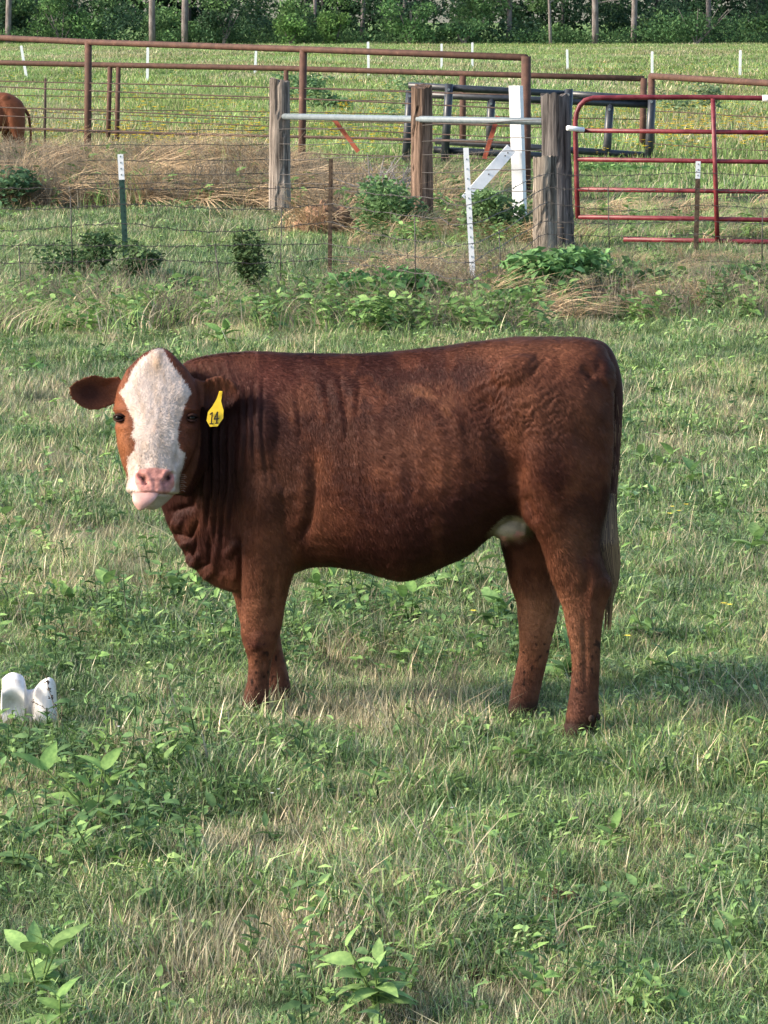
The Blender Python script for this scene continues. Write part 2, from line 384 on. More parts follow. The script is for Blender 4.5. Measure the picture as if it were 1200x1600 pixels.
def body_loft(mb):
    #     px, top, bottom, half width m, k (wider above +, wider below -)
    st = [(252, 660, 790, .03, .3), (262, 612, 820, .07, .35), (285, 572, 864, .10, .4), (310, 560, 898, .125, .4), (340, 554, 917, .15, .3), (370, 551, 924, .18, .15), (400, 549, 921, .205, .0),
          (440, 550, 903, .22, -.1), (480, 552, 886, .23, -.18), (520, 553, 884, .25, -.22), (560, 553, 889, .27, -.25), (600, 551, 899, .285, -.28), (630, 548, 904, .29, -.28), (660, 545, 897, .29, -.26),
          (700, 540, 880, .28, -.22), (735, 535, 863, .265, -.12), (765, 532, 838, .255, -.02), (795, 529, 818, .25, .04), (825, 527, 822, .245, .08), (860, 526, 832, .235, .08), (900, 527, 826, .22, .05), (928, 531, 806, .19, 0), (944, 542, 775, .15, 0), (953, 565, 730, .10, 0), (957, 600, 680, .05, 0)]
    R = []
    for px, t, b, w, k in interp_st(st, 110):
        y0 = Yc(px); pt = P(px, t, y0); pb = P(px, b, y0); zc = (pt[2]+pb[2])/2; h = (pt[2]-pb[2])/2
        s = np.sin(A); c = np.cos(A)
        ww = w*(1+k*s)*np.sign(c)*np.abs(c)**.85
        zz = zc+h*np.sign(s)*np.abs(s)**.92
        x0 = (pt[0]+pb[0])/2
        R.append(np.stack([np.full_like(A, x0), y0+ww, zz], -1))
    loft(mb, R)
def leg_loft(mb, st, yoff):
    R = []
    for py, xf, xb, w, dy in interp_st(st, 60):
        y0 = Yc((xf+xb)/2)+yoff+dy; a = P(xf, py, y0); b = P(xb, py, y0); xc = (a[0]+b[0])/2; h = (b[0]-a[0])/2; s = np.sin(A); c = np.cos(A)
        R.append(np.stack([xc+h*np.sign(c)*np.abs(c)**.9, y0+w*np.sign(s)*np.abs(s)**.9, np.full_like(A, a[2])], -1))
    loft(mb, R)
HY = 11.86
def head_loft(mb):
    st = [(546, 241, 255, .02, .06), (549, 233, 262, .0, .10), (555, 222, 270, -.02, .13), (566, 209, 281, -.035, .16), (580, 197, 293, -.045, .19), (597, 188, 304, -.055, .21), (615, 181, 309, -.065, .23), (635, 177.5, 311, -.078, .24),
          (652, 177, 312, -.09, .25), (675, 180, 310, -.102, .25), (695, 182, 308, -.115, .24), (712, 186, 302, -.127, .22), (727, 190, 295, -.142, .19), (740, 195, 288, -.16, .15), (752, 198, 282, -.172, .11), (762, 197, 279, -.176, .08),
          (768, 197, 278, -.172, .06), (774, 204, 272, -.152, .05), (781, 210, 266, -.138, .05), (788, 218, 258, -.125, .05), (793, 228, 250, -.105, .04)]
    R = []
    for py, xl, xr, f, b in interp_st(st, 90):
        y0 = HY; a = P(xl, py, y0+f*.4); c = P(xr, py, y0+f*.4); xc = (a[0]+c[0])/2; h = (c[0]-a[0])/2
        ca = np.cos(A); sa = np.sin(A)
        front = sa < 0
        ex = np.where(front, .72, .9); nf = np.where(front, .85, .9)
        X = xc+h*np.sign(ca)*np.abs(ca)**ex*np.where(front, 1, 1-.25*np.abs(sa))
        Y = y0+np.where(front, -f*-1*np.abs(sa)**nf, b*np.abs(sa)**nf)
        Y = np.where(front, y0+f*np.abs(sa)**nf, y0+b*np.abs(sa)**nf)
        R.append(np.stack([X, Y, np.full_like(A, a[2])], -1))
    loft(mb, R)
def ear(mb, poly, c, y0, tiltx, cup, th=.014):
    poly = np.array(poly, float); n = len(poly)
    tt = np.linspace(0, n, 48, endpoint=False); pp = np.array([poly[int(a) % n]*(1-(a % 1))+poly[(int(a)+1) % n]*(a % 1) for a in tt])
    for _ in range(2): pp = (np.roll(pp, 1, 0)+2*pp+np.roll(pp, -1, 0))/4
    c = np.array(c, float); fr = []; bk = []
    for t in (0.02, .25, .5, .7, .85, .95, 1.0):
        q = c+(pp-c)*t
        yy = y0+tiltx*(q[:, 0]-c[0])+cup*(1-t**2.2)
        e = th*(1-t**5*.4)
        F_ = np.array([P(a, b, yv) for (a, b), yv in zip(q, yy)]); B_ = F_.copy(); F_[:, 1] -= e*.5; B_[:, 1] += e*.5
        fr.append(F_); bk.append(B_)
    loft(mb, fr+bk[::-1])
def tube_px(mb, pts, sides=10):
    """pts: (px,py,Y,r metres)"""
    d = interp_st(pts, len(pts)*5); mb.tube(np.array([P(a, b, y) for a, b, y, r in d]), np.maximum(d[:, 3], .0015), sides)
def ell(mb, px, py, y, r, n=14):
    c = P(px, py, y); V = []; F = []
    for i in range(n+1):
        th = math.pi*i/n
        for k in range(n*2):
            a = math.pi*k/n; V.append((c[0]+r[0]*math.sin(th)*math.cos(a), c[1]+r[1]*math.sin(th)*math.sin(a), c[2]+r[2]*math.cos(th)))
    m = n*2; F = [(i*m+k, i*m+(k+1) % m, (i+1)*m+(k+1) % m, (i+1)*m+k) for i in range(n) for k in range(m)]
    mb.add(V, F)
cow = MB()
body_loft(cow); head_loft(cow)
# near hind, far hind, near front, far front: (py, front x, back x, half depth, extra depth)
leg_loft(cow, [(600, 830, 945, .07, .06), (660, 800, 957, .115, .02), (720, 800, 957, .12, 0), (770, 806, 953, .11, 0), (808, 816, 945, .10, 0), (835, 836, 938, .088, 0), (862, 849, 938, .078, 0), (888, 857, 947, .068, 0), (908, 863, 956, .06, 0), (920, 868, 956, .055, 0),
               (936, 873, 951, .052, 0), (955, 880, 945, .048, 0), (985, 886, 940, .042, 0), (1020, 892, 938, .038, 0), (1055, 893, 937, .038, 0), (1090, 889, 935, .042, 0), (1110, 886, 936, .048, 0), (1128, 883, 931, .05, 0), (1145, 877, 925, .054, 0), (1166, 872, 924, .06, 0)], -.13)
leg_loft(cow, [(620, 800, 920, .08, 0), (700, 785, 915, .11, 0), (780, 775, 905, .10, 0), (820, 777, 890, .09, 0), (850, 782, 880, .08, 0), (882, 790, 876, .07, 0), (914, 798, 877, .06, 0), (938, 806, 876, .055, 0), (964, 809, 872, .048, 0), (1000, 811, 862, .042, 0),
               (1025, 810, 857, .038, 0), (1058, 803, 849, .038, 0), (1087, 797, 843, .042, 0), (1110, 793, 839, .047, 0), (1128, 788, 833, .05, 0), (1150, 783, 832, .055, 0)], .13)
leg_loft(cow, [(640, 400, 470, .05, .08), (700, 385, 478, .09, .03), (760, 376, 483, .105, 0), (810, 374, 480, .10, 0), (845, 375, 474, .092, 0), (875, 378, 467, .085, 0), (900, 379, 458, .078, 0), (927, 379, 450, .07, 0), (955, 377, 444, .062, 0), (985, 376, 439, .058, 0),
               (1003, 379, 434, .056, 0), (1018, 384, 429, .05, 0), (1032, 388, 424, .045, 0), (1060, 387, 421, .042, 0), (1080, 382, 420, .045, 0), (1100, 377, 421, .052, 0), (1125, 372, 422, .06, 0)], -.13)
leg_loft(cow, [(760, 365, 460, .09, 0), (840, 360, 450, .085, 0), (900, 360, 442, .07, 0), (940, 367, 438, .06, 0), (975, 376, 436, .055, 0), (1000, 384, 439, .052, 0), (1027, 394, 444, .045, 0), (1055, 408, 451, .042, 0), (1077, 414, 455, .045, 0), (1095, 412, 456, .05, 0), (1120, 408, 456, .058, 0)], .12)
ear(cow, [(190, 586), (178, 589), (165, 590), (149, 585), (131, 590), (114, 597), (106, 610), (112, 625), (128, 638), (147, 643), (165, 638), (178, 632), (190, 624)], (150, 614), HY+.01, .0009, .028)
ear(cow, [(303, 588), (316, 597), (330, 588), (347, 586), (364, 594), (375, 608), (376, 622), (364, 632), (347, 640), (327, 640), (310, 634)], (338, 614), HY-.01, -.0006, .022)
ell(cow, 797, 822, Yc(797)-.03, (.076, .10, .046))              # udder
for tx, ty, ty0 in ((786, 842, -.07), (806, 840, -.08), (815, 838, -.02), (818, 834, -.09)):
    tube_px(cow, [(tx, ty-14, Yc(tx)+ty0, .012), (tx, ty-4, Yc(tx)+ty0, .011), (tx+1, ty+4, Yc(tx)+ty0, .008)])
ell(cow, 815, 590, Yc(815)-.16, (.10, .055, .08)); ell(cow, 938, 590, Yc(938)-.06, (.05, .09, .08)) # hook and pin bones
ell(cow, 425, 720, Yc(425)-.135, (.13, .085, .24))             # shoulder muscle
ell(cow, 870, 690, Yc(870)-.13, (.17, .11, .22)); ell(cow, 860, 690, Yc(860)+.13, (.17, .11, .22))    # thighs
tube_px(cow, [(300, 600, 11.98, .07), (290, 660, 11.98, .09), (285, 720, 11.97, .085), (275, 770, 11.95, .05)])    # throat behind the jaw
tmp = link('heifer_rough', cow.mesh('heifer_rough'))
md = tmp.modifiers.new('r', 'REMESH'); md.mode = 'VOXEL'; md.voxel_size = .0058; md.adaptivity = 0
md = tmp.modifiers.new('s', 'SMOOTH'); md.factor = .5; md.iterations = 7
dg = bpy.context.evaluated_depsgraph_get(); me = bpy.data.meshes.new_from_object(tmp.evaluated_get(dg)); me.name = 'heifer_body'
bpy.data.objects.remove(tmp)
nv = len(me.vertices); V = np.empty(nv*3); me.vertices.foreach_get('co', V); V = V.reshape(-1, 3)
NR = np.empty(nv*3); me.vertices.foreach_get('normal', NR); NR = NR.reshape(-1, 3)
px, py = proj(V)
nearside = V[:, 1] < Yc(px)+.02
vis = sstep(.1, -.4, NR[:, 1])                                  # facing the side where the viewer stands
def seg_d(px, py, pts):
    best = np.full(len(px), 1e9); tb = np.zeros(len(px)); n = len(pts)-1
    for i in range(n):
        ax, ay = pts[i]; bx, by = pts[i+1]; L2 = (bx-ax)**2+(by-ay)**2
        t = np.clip(((px-ax)*(bx-ax)+(py-ay)*(by-ay))/L2, 0, 1)
        d = np.hypot(px-ax-t*(bx-ax), py-ay-t*(by-ay)); k = d < best; best[k] = d[k]; tb[k] = ((i+t)/n)[k]
    return best, tb
disp = np.zeros(nv)
def stroke(pts, w, h, taper=True, mask=None):
    global disp
    d, t = seg_d(px, py, pts); g = np.exp(-(d/w)**2)*h
    if taper: g = g*np.clip(np.sin(np.pi*np.clip(t, .02, .98))*1.6, 0, 1)
    disp = disp+g*vis*(1 if mask is None else mask)
ishead = (V[:, 1] < HY+.06) & (px < 316) & (py < 800)
nh = ~ishead
# neck folds, dewlap and brisket
for k, (x0, x1, ya, yb, hh) in enumerate([(322, 318, 640, 830, .010), (334, 330, 650, 850, .011), (346, 340, 650, 860, .010), (360, 352, 660, 840, .007), (376, 372, 600, 760, .005), (390, 392, 590, 740, .004), (404, 412, 585, 760, .004)]):
    stroke([(x0, ya), (x0+3*math.sin(k*2), (ya+yb)/2), (x1, yb)], 3.6, hh, mask=nh)
    stroke([(x0+6, ya), (x0+6+3*math.sin(k*2), (ya+yb)/2), (x1+6, yb)], 2.8, -hh, mask=nh)
for pts, w, h in [([(262, 800), (300, 790), (312, 740)], 6, -.014), ([(268, 832), (295, 842), (310, 810)], 4, -.018), ([(278, 857), (300, 872), (306, 830)], 4, -.016), ([(300, 893), (326, 880), (328, 830)], 4, -.012),
                  ([(315, 905), (335, 890), (340, 845)], 5, .010), ([(283, 845), (296, 850)], 6, .014), ([(288, 868), (302, 880), (312, 860)], 6, .014), ([(268, 815), (285, 820)], 8, .014),
                  ([(352, 870), (362, 858), (372, 845)], 7, .012), ([(345, 895), (372, 905)], 6, .006), ([(374, 830), (376, 870), (376, 920)], 4, -.016)]: stroke(pts, w, h, mask=nh)
# withers creases, shoulder blade, elbow, ribs, flank
for i, x in enumerate((300, 312, 324, 336, 350)): stroke([(x, 566), (x+12, 590), (x+18, 612)], 3, .004, mask=nh)
for x0, y0, x1, y1 in [(496, 590, 512, 668), (520, 585, 530, 650), (531, 610, 534, 690), (552, 600, 549, 652), (452, 600, 464, 690)]:
    stroke([(x0, y0), (x1, y1)], 5, .0026); stroke([(x0+9, y0), (x1+8, y1)], 4, -.0028)
stroke([(488, 700), (490, 760), (484, 810), (470, 850)], 9, -.016); stroke([(476, 720), (478, 780), (466, 830)], 11, .008)
stroke([(425, 760), (445, 775), (465, 760)], 10, .006); stroke([(400, 740), (394, 800), (385, 840)], 8, -.006)
for k in range(7):
    xx = 520+k*32; stroke([(xx, 640), (xx+10, 720), (xx+2, 810)], 9, .0028)
stroke([(812, 780), (790, 720), (768, 650), (745, 600)], 22, -.022); stroke([(838, 818), (826, 795), (812, 770)], 9, -.012); stroke([(745, 640), (770, 760), (795, 812)], 16, .006)
stroke([(905, 572), (918, 580), (928, 592)], 6, -.014); stroke([(940, 575), (954, 620), (957, 700)], 4, .005); stroke([(900, 640), (920, 700), (930, 760)], 14, -.005)
stroke([(690, 625), (712, 650), (720, 680)], 7, .006); stroke([(640, 600), (670, 612), (700, 640)], 6, .006)
# gaskin, hock, cannon tendons
stroke([(938, 840), (946, 880), (950, 905)], 6, -.006); stroke([(905, 850), (918, 890), (915, 930)], 7, -.007); stroke([(930, 900), (922, 940), (925, 975)], 6, .005); stroke([(912, 960), (915, 1080)], 4, -.005)
for k in range(7): stroke([(860+k*2.5, 888+k*8.5), (878+k*3, 893+k*7.5+3*math.sin(k*3)), (890+7*math.sin(k*5), 894+k*7)], 2.4, .0012*(-1)**k*(.5+.5*math.sin(k*2.3)))
stroke([(404, 985), (400, 1005), (402, 1018)], 9, .007); stroke([(412, 1020), (412, 1085)], 3.5, -.005); stroke([(430, 880), (425, 940), (428, 980)], 7, -.006)
# face: brow, sockets, nose bridge, nostrils, lips
fm = ishead
def dab(x, y, rx, ry, h, mask=fm):
    global disp
    disp = disp+h*np.exp(-((px-x)/rx)**2-((py-y)/ry)**2)*mask*(NR[:, 1] < .3)
for ex, sg in ((185, -1), (301, 1)):
    dab(ex, 653, 9, 8, -.014); dab(ex-sg*3, 640, 11, 4, .008); dab(ex-sg*4, 668, 9, 4, .004); dab(ex-sg*10, 690, 8, 16, .004); dab(ex-sg*14, 612, 12, 14, .004)
stroke([(204, 712), (206, 735), (207, 755)], 5, -.004, mask=fm); stroke([(280, 690), (274, 730)], 5, -.006, mask=fm)
dab(242, 725, 12, 10, .004); dab(242, 700, 18, 30, .005)
for nx, ny, s in ((224, 749, 1), (264, 746, -1)):
    stroke([(nx-6*s, ny-5), (nx+1*s, ny), (nx+3*s, ny+5)] if s > 0 else [(nx+5, ny-6), (nx-1, ny+1), (nx-6, ny+8)], 3.6, -.020, False, fm)
    stroke([(nx-9*s, ny-9), (nx+6*s, ny-9), (nx+9*s, ny)], 3, .005, False, fm)
stroke([(241.5, 750), (241.5, 770)], 1.8, -.004, False, fm)
stroke([(198, 771), (222, 772), (250, 772), (272, 774)], 2.4, -.007, False, fm); stroke([(200, 765), (240, 767), (276, 767)], 4, .004, False, fm)
dab(206, 758, 7, 9, .005); dab(275, 755, 6, 9, .004)
stroke([(247, 546), (247, 575)], 7, .006, mask=fm)
# hair swirls on the face, tousled coat over flank and haunch
P3 = np.stack([px, py, px*0], -1)
swirl = np.sin(np.hypot(px-243, (py-672)*.55)*.9+3.2*fbm(P3, .03, 4))*sstep(690, 660, py)*sstep(180, 200, px)*sstep(308, 290, px)
disp += .0006*swirl*fm*(.3+.7*fbm(P3, .08, 14))+.0012*fbm(P3*np.array([1.6, .6, 1]), .11, 15, 2)*fm*(py < 735)
cur = np.exp(-((px-815)/75)**4-((py-625)/75)**4)*nh*vis
wv = np.sin((py*.62+px*.30)*.70+9.0*fbm(P3, .028, 21)+3.5*fbm(P3, .1, 5))
disp += .0030*wv*cur*np.clip(.45+.9*fbm(P3, .045, 33), 0, 1)+.0016*np.sin((py*.5+px*.55)*.8+9*fbm(P3, .03, 61)+4*fbm(P3, .09, 15))*cur*np.clip(.4+fbm(P3, .05, 73), 0, 1)+.0012*fbm(P3*np.array([1, 2.2, 1]), .05, 39, 2)*nh*(px > 470)*(py < 860)
disp += .0010*np.sin((py*.8-px*.25)*.55+6*fbm(P3, .04, 51))*nh*vis*np.exp(-((px-650)/140)**4-((py-720)/90)**4)*(.6+.4*fbm(P3, .05, 3))
disp += nh*.004*fbm(V, 9, 6, 3)*sstep(1.3, 1.0, V[:, 2]*0+1)*(V[:, 2] > .35) + .0012*fbm(V, 40, 7, 2)*nh
V = V+NR*disp[:, None]
me.vertices.foreach_set('co', V.ravel()); me.update(); me.shade_smooth()
me.vertices.foreach_get('normal', (b_ := np.empty(nv*3))); NR = b_.reshape(-1, 3)
px, py = proj(V)
# ---- coat colours (the coat's pattern, with some sun and shade painted in)
def inpoly(x, y, poly):
    poly = np.array(poly, float); c = np.zeros(len(x), bool); j = len(poly)-1
    for i in range(len(poly)):
        xi, yi = poly[i]; xj, yj = poly[j]
        k = ((yi > y) != (yj > y)) & (x < (xj-xi)*(y-yi)/(yj-yi+1e-12)+xi); c ^= k; j = i
    return c
def sdf(x, y, poly):
    d, _ = seg_d(x, y, poly+[poly[0]]); return np.where(inpoly(x, y, poly), d, -d)
cr = lambda L_: [(80+a/3.75, 520+b/3.75) for a, b in L_]
BLAZE = cr([(585, 105), (640, 70), (655, 105), (715, 200), (762, 258), (822, 352), (790, 400), (765, 480), (745, 545), (738, 620), (750, 680), (784, 705), (776, 770), (752, 840), (748, 965), (728, 975), (700, 990), (640, 1030), (560, 1050), (430, 1040), (430, 940), (452, 850), (445, 730), (485, 695), (498, 640), (470, 595), (488, 565), (478, 500), (455, 460), (435, 400), (400, 355), (450, 290), (470, 230), (520, 160), (565, 130)])
PAD = cr([(492, 830), (520, 800), (600, 790), (690, 800), (722, 840), (722, 900), (690, 942), (600, 946), (540, 940), (505, 915), (490, 870)])
def coat(V, NRm, px, py, jit=None):
    n = len(px); P3 = np.stack([px, py, px*0], -1); jx = 0 if jit is None else jit
    base = np.array([.085, .030, .018]); C = np.tile(base, (n, 1))
    head = (V[:, 1] < HY+.05) & (px < 318) & (py < 800)
    def mixc(c, m): nonlocal C; m = np.clip(m, 0, 1)[:, None]; C = C*(1-m)+np.array(c)*m
    G2 = lambda x, y, rx, ry: np.exp(-((px-x)/rx)**2-((py-y)/ry)**2)
    n1 = fbm(P3*np.array([1, .8, 1]), .022, 61, 4); n2 = fbm(P3, .09, 71, 3)
    mixc((.034, .011, .009), .85*sstep(-.12, .3, n1+.3*n2))                        # darker blotches
    mixc((.145, .058, .031), .55*sstep(.0, .5, -n1+.4*n2))                        # rusty hair
    mixc((.026, .011, .012), .92*G2(345, 700, 75, 140)+.35*G2(420, 620, 70, 60))  # neck, cool dark brown with the shade of its folds painted in
    mixc((.075, .034, .020), .6*G2(430, 760, 60, 60)); mixc((.11, .035, .024), .6*G2(420, 590, 60, 30))
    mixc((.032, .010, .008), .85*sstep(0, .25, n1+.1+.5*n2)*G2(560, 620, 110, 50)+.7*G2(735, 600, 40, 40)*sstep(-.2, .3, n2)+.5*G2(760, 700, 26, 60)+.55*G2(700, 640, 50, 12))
    mixc((.19, .085, .048), .85*G2(665, 612, 34, 12)*sstep(-.3, .2, n2)+.6*G2(700, 635, 18, 18)*sstep(-.2, .2, n2)+.35*G2(640, 700, 110, 45)+.35*G2(850, 640, 70, 70))
    mixc((.17, .075, .043), .8*G2(820, 545, 110, 18)+.4*G2(915, 650, 30, 80))  # lighter along the top of the rump
    mixc((.03, .010, .008), .75*sstep(830, 905, py)*(px > 470)*(px < 800)*(V[:, 2] > .5)+.45*G2(640, 845, 160, 30))  # darker towards the bottom of the belly
    leg = sstep(860, 960, py)
    mixc((.165, .072, .040), .85*leg*(.8+.6*n2)+.55*G2(425, 880, 40, 60)); mixc((.28, .145, .085), .75*leg*G2(840, 965, 40, 50)+.35*leg*G2(905, 1010, 20, 60)+.3*G2(900, 850, 30, 50))
    mixc((.085, .040, .030), .7*sstep(1010, 1090, py)); mixc((.030, .018, .015), .85*sstep(.085, .055, V[:, 2])); mixc((.022, .012, .010), sstep(.62, .8, vnoise(P3, .16, 191))*sstep(960, 1010, py)*.9); mixc((.05, .016, .016), .6*G2(400, 1005, 16, 14)+.7*G2(918, 870, 16, 22)*sstep(-.2, .3, n2)+.4*G2(922, 965, 12, 18))
    mixc((.035, .022, .018), .9*sstep(.045, .02, V[:, 2]))
    far = V[:, 1] > Yc(px)+.04
    # head
    hd = head.astype(float)
    mixc((.115, .042, .023), hd); mixc((.32, .14, .055), hd*G2(188, 695, 14, 36)); mixc((.22, .085, .04), hd*(px < 200)*.6); mixc((.11, .045, .030), hd*sstep(296, 302, px)*.7)  # warm sun on the left cheek and edge painted in, right side darker
    mixc((.15, .065, .04), .8*G2(345, 600, 30, 16)*(V[:, 1] < HY+.05)); mixc((.055, .022, .016), (G2(140, 613, 26, 20)*1.2)*(px < 176)*(py < 650)); mixc((.12, .04, .025), .6*hd*sstep(575, 560, py))  # right ear painted lighter, as if lit, to lift it from its shadow
    for ex in (185, 301): mixc((.03, .012, .010), hd*np.exp(-(((px-ex)/11)**2+((py-653)/8)**2)**2)*.85)
    sd = sdf(px, py, BLAZE)+1.2*fbm(P3, .35, 81, 2)+jx
    fr = head & ((NRm[:, 1] < .35) | (py < 600))
    W = sstep(-.9, .9, sd)*fr
    mixc((.56, .52, .475), W); mixc((.42, .33, .23), W*(.9*G2(245, 570, 9, 18)+.25*1.6*sstep(-.1, .5, fbm(P3*np.array([1, .35, 1]), .16, 91)))); mixc((.42, .33, .28), W*G2(242, 670, 4, 5)*.8)
    sp = sdf(px, py, PAD)+.7*fbm(P3, .3, 83, 2)
    Wp = sstep(-1, 1, sp)*fr; mixc((.47, .25, .22), Wp); mixc((.34, .165, .145), Wp*.5*sstep(.0, .4, fbm(P3, .5, 96, 2))); mixc((.20, .10, .09), Wp*sstep(.05, .35, fbm(P3, .16, 95, 2))*.6); mixc((.62, .27, .25), Wp*.6*(G2(214, 745, 6, 10)+G2(270, 750, 5, 10)))
    mixc((.42, .40, .36), W*sstep(773, 777, py)*.9); mixc((.05, .025, .02), fr*sstep(262, 270, px)*sstep(776, 782, py)); mixc((.10, .04, .025), fr*sstep(786, 800, py+.25*(px-240))*sstep(250, 262, px))
    for nx, ny in ((224, 748), (263, 747)): mixc((.025, .008, .008), fr*G2(nx, ny, 3.6, 4.6)*1.5)
    mixc((.05, .02, .02), fr*np.exp(-((py-772)/1.6)**2)*sstep(196, 204, px)*sstep(278, 268, px)*.45)
    # bare pale udder skin
    mixc(np.array((.30, .28, .20)), 1.3*np.exp(-(((px-797)/34)**2+((py-824)/19)**2)**2)*(V[:, 1] > Yc(px)-.16)*sstep(802, 808, py)*(px < 834))
    mixc((.50, .28, .25), 1.2*(G2(810, 836, 8, 8)+G2(787, 842, 5, 8))*(V[:, 1] > Yc(px)-.12)*(px < 824)*(px > 780)*(py > 830)*(py < 852))
    C = C*(1+.18*n2[:, None])*np.array([.92, .82, .80])
    return np.clip(C, .004, .9)
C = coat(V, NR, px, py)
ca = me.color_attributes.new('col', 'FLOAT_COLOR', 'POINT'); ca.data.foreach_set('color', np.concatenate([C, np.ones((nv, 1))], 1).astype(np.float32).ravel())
def skin_mat():
    m = mat('heifer_coat', rough=.65, spec=.12); b = m.node_tree.nodes['Principled BSDF']
    at = N(m, 'ShaderNodeAttribute', attribute_name='col'); geo = N(m, 'ShaderNodeNewGeometry')
    mp = N(m, 'ShaderNodeMapping'); mp.inputs['Scale'].default_value = (60, 60, 130); mp.inputs['Rotation'].default_value = (0, .35, 0); L(m, geo.outputs['Position'], mp.inputs[0])
    nz = N(m, 'ShaderNodeTexNoise', Scale=1.0, Detail=4.0, Roughness=.6, Distortion=1.2); L(m, mp.outputs[0], nz.inputs['Vector'])
    mr = N(m, 'ShaderNodeMapRange'); mr.inputs['To Min'].default_value = .72; mr.inputs['To Max'].default_value = 1.28; L(m, nz.outputs[0], mr.inputs[0])
    mx = N(m, 'ShaderNodeMix', data_type='RGBA', blend_type='MULTIPLY'); mx.inputs[0].default_value = 1; L(m, at.outputs[0], mx.inputs[6]); L(m, mr.outputs[0], mx.inputs[7])
    L(m, mx.outputs[2], b.inputs['Base Color'])
    bp = N(m, 'ShaderNodeBump', Strength=.5, Distance=.004); L(m, nz.outputs[0], bp.inputs['Height']); L(m, bp.outputs[0], b.inputs['Normal'])
    
    return m
M_COAT = skin_mat()
me.materials.clear(); me.materials.append(M_COAT)
base = P(650, 1130, 11.85); base[2] = 0
heifer = empty('heifer', base, 'brown heifer with a white face and yellow ear tag standing side on in the grass', 'cow', None)
body = link('body', me, heifer)
# ---- short coat hair
def hair():
    me.calc_loop_triangles(); nt_ = len(me.loop_triangles); T = np.empty(nt_*3, np.int32); me.loop_triangles.foreach_get('vertices', T); T = T.reshape(-1, 3)
    a, b, c = V[T[:, 0]], V[T[:, 1]], V[T[:, 2]]; ar = np.linalg.norm(np.cross(b-a, c-a), axis=1); ctr = (a+b+c)/3
    w = ar*np.where(ctr[:, 1] < Yc(600+FPX*ctr[:, 0]/ctr[:, 1])+.10, 1.0, .25); w = np.where((ctr[:, 2] < .06), 0, w)
    n = 320000; k = RNG.choice(nt_, n, p=w/w.sum()); u = RNG.random((n, 2)); f = u.sum(1) > 1; u[f] = 1-u[f]
    Q = a[k]+(b-a)[k]*u[:, :1]+(c-a)[k]*u[:, 1:]; Nn = NR[T[k, 0]]+NR[T[k, 1]]+NR[T[k, 2]]; Nn /= np.linalg.norm(Nn, axis=1)[:, None]
    qx, qy = proj(Q); P3 = np.stack([qx, qy, qx*0], -1)
    D = np.tile(np.array([.55, 0, -.8]), (n, 1)); lg = (qy > 880)[:, None]; D = np.where(lg, np.array([.12, 0, -1.]), D)
    nk = ((qx < 400) & (qy < 880))[:, None]; D = np.where(nk, np.array([.15, 0, -1.]), D)
    hdm = (Q[:, 1] < HY+.05) & (qx < 318) & (qy < 800)
    fx = qx-243; fy = (qy-672); rr = np.hypot(fx, fy)+1
    D = np.where(hdm[:, None], np.stack([fx/rr*.9, fx*0, -fy/rr-.15], -1), D)
    ang = .7*fbm(P3, .02, 141)+.16*RNG.normal(size=n); ca_, sa_ = np.cos(ang), np.sin(ang)
    D = np.stack([D[:, 0]*ca_-D[:, 2]*sa_, D[:, 1], D[:, 0]*sa_+D[:, 2]*ca_], -1)
    D = D-Nn*(D*Nn).sum(1)[:, None]; D /= np.linalg.norm(D, axis=1)[:, None]+1e-6
    S = np.cross(D, Nn)
    ln = .013*(.6+.8*RNG.random(n)); ln = np.where(hdm, ln*.5, ln); ln = np.where(qy > 930, ln*.55, ln); wd = .0011*(.7+.6*RNG.random(n))
    lift = .14+.34*RNG.random(n)**2; 
    tip = Q+D*ln[:, None]+Nn*(ln*lift)[:, None]
    pad = (sdf(qx, qy, PAD) > -2) & hdm; eye = hdm & ((np.hypot(qx-185, qy-653) < 6) | (np.hypot(qx-301, qy-653) < 6)); ud = (np.hypot((qx-797)/36, (qy-824)/22) < 1)
    keep = ~(pad | eye | (ud & (Q[:, 1] > Yc(qx)-.13))) & ~(hdm & (qy > 776))
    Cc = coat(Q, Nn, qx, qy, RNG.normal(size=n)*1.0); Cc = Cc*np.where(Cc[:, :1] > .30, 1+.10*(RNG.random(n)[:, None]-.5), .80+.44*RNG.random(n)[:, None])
    Q, D, S, tip, Nn, Cc, wd = Q[keep], D[keep], S[keep], tip[keep], Nn[keep], Cc[keep], wd[keep]; n = len(Q)
    VV = np.empty((n*3, 3)); VV[0::3] = Q-S*wd[:, None]; VV[1::3] = Q+S*wd[:, None]; VV[2::3] = tip
    hm = bpy.data.meshes.new('coat_hair'); hm.vertices.add(n*3); hm.vertices.foreach_set('co', VV.ravel())
    hm.loops.add(n*3); hm.loops.foreach_set('vertex_index', np.arange(n*3, dtype=np.int32)); hm.polygons.add(n)
    hm.polygons.foreach_set('loop_start', np.arange(0, n*3, 3, dtype=np.int32))
    hm.update(calc_edges=True); hm.validate(); hm.shade_smooth()
    cc = hm.color_attributes.new('col', 'FLOAT_COLOR', 'POINT'); c4 = np.ones((n*3, 4), np.float32); c4[:, :3] = np.repeat(Cc, 3, 0); cc.data.foreach_set('color', c4.ravel())
    nn_ = np.repeat(Nn, 3, 0)*.8+np.repeat(D, 3, 0)*.15+np.repeat(RNG.normal(size=(n, 3))*.12, 3, 0); nn_ /= np.linalg.norm(nn_, axis=1)[:, None]
    hm.normals_split_custom_set_from_vertices(nn_.tolist())
    m = mat('coat_hair', rough=.6, spec=.12); at = N(m, 'ShaderNodeAttribute', attribute_name='col'); L(m, at.outputs[0], m.node_tree.nodes['Principled BSDF'].inputs['Base Color'])
    hm.materials.append(m); o = link('coat_hair', hm, heifer); o['kind'] = 'stuff'
hair()
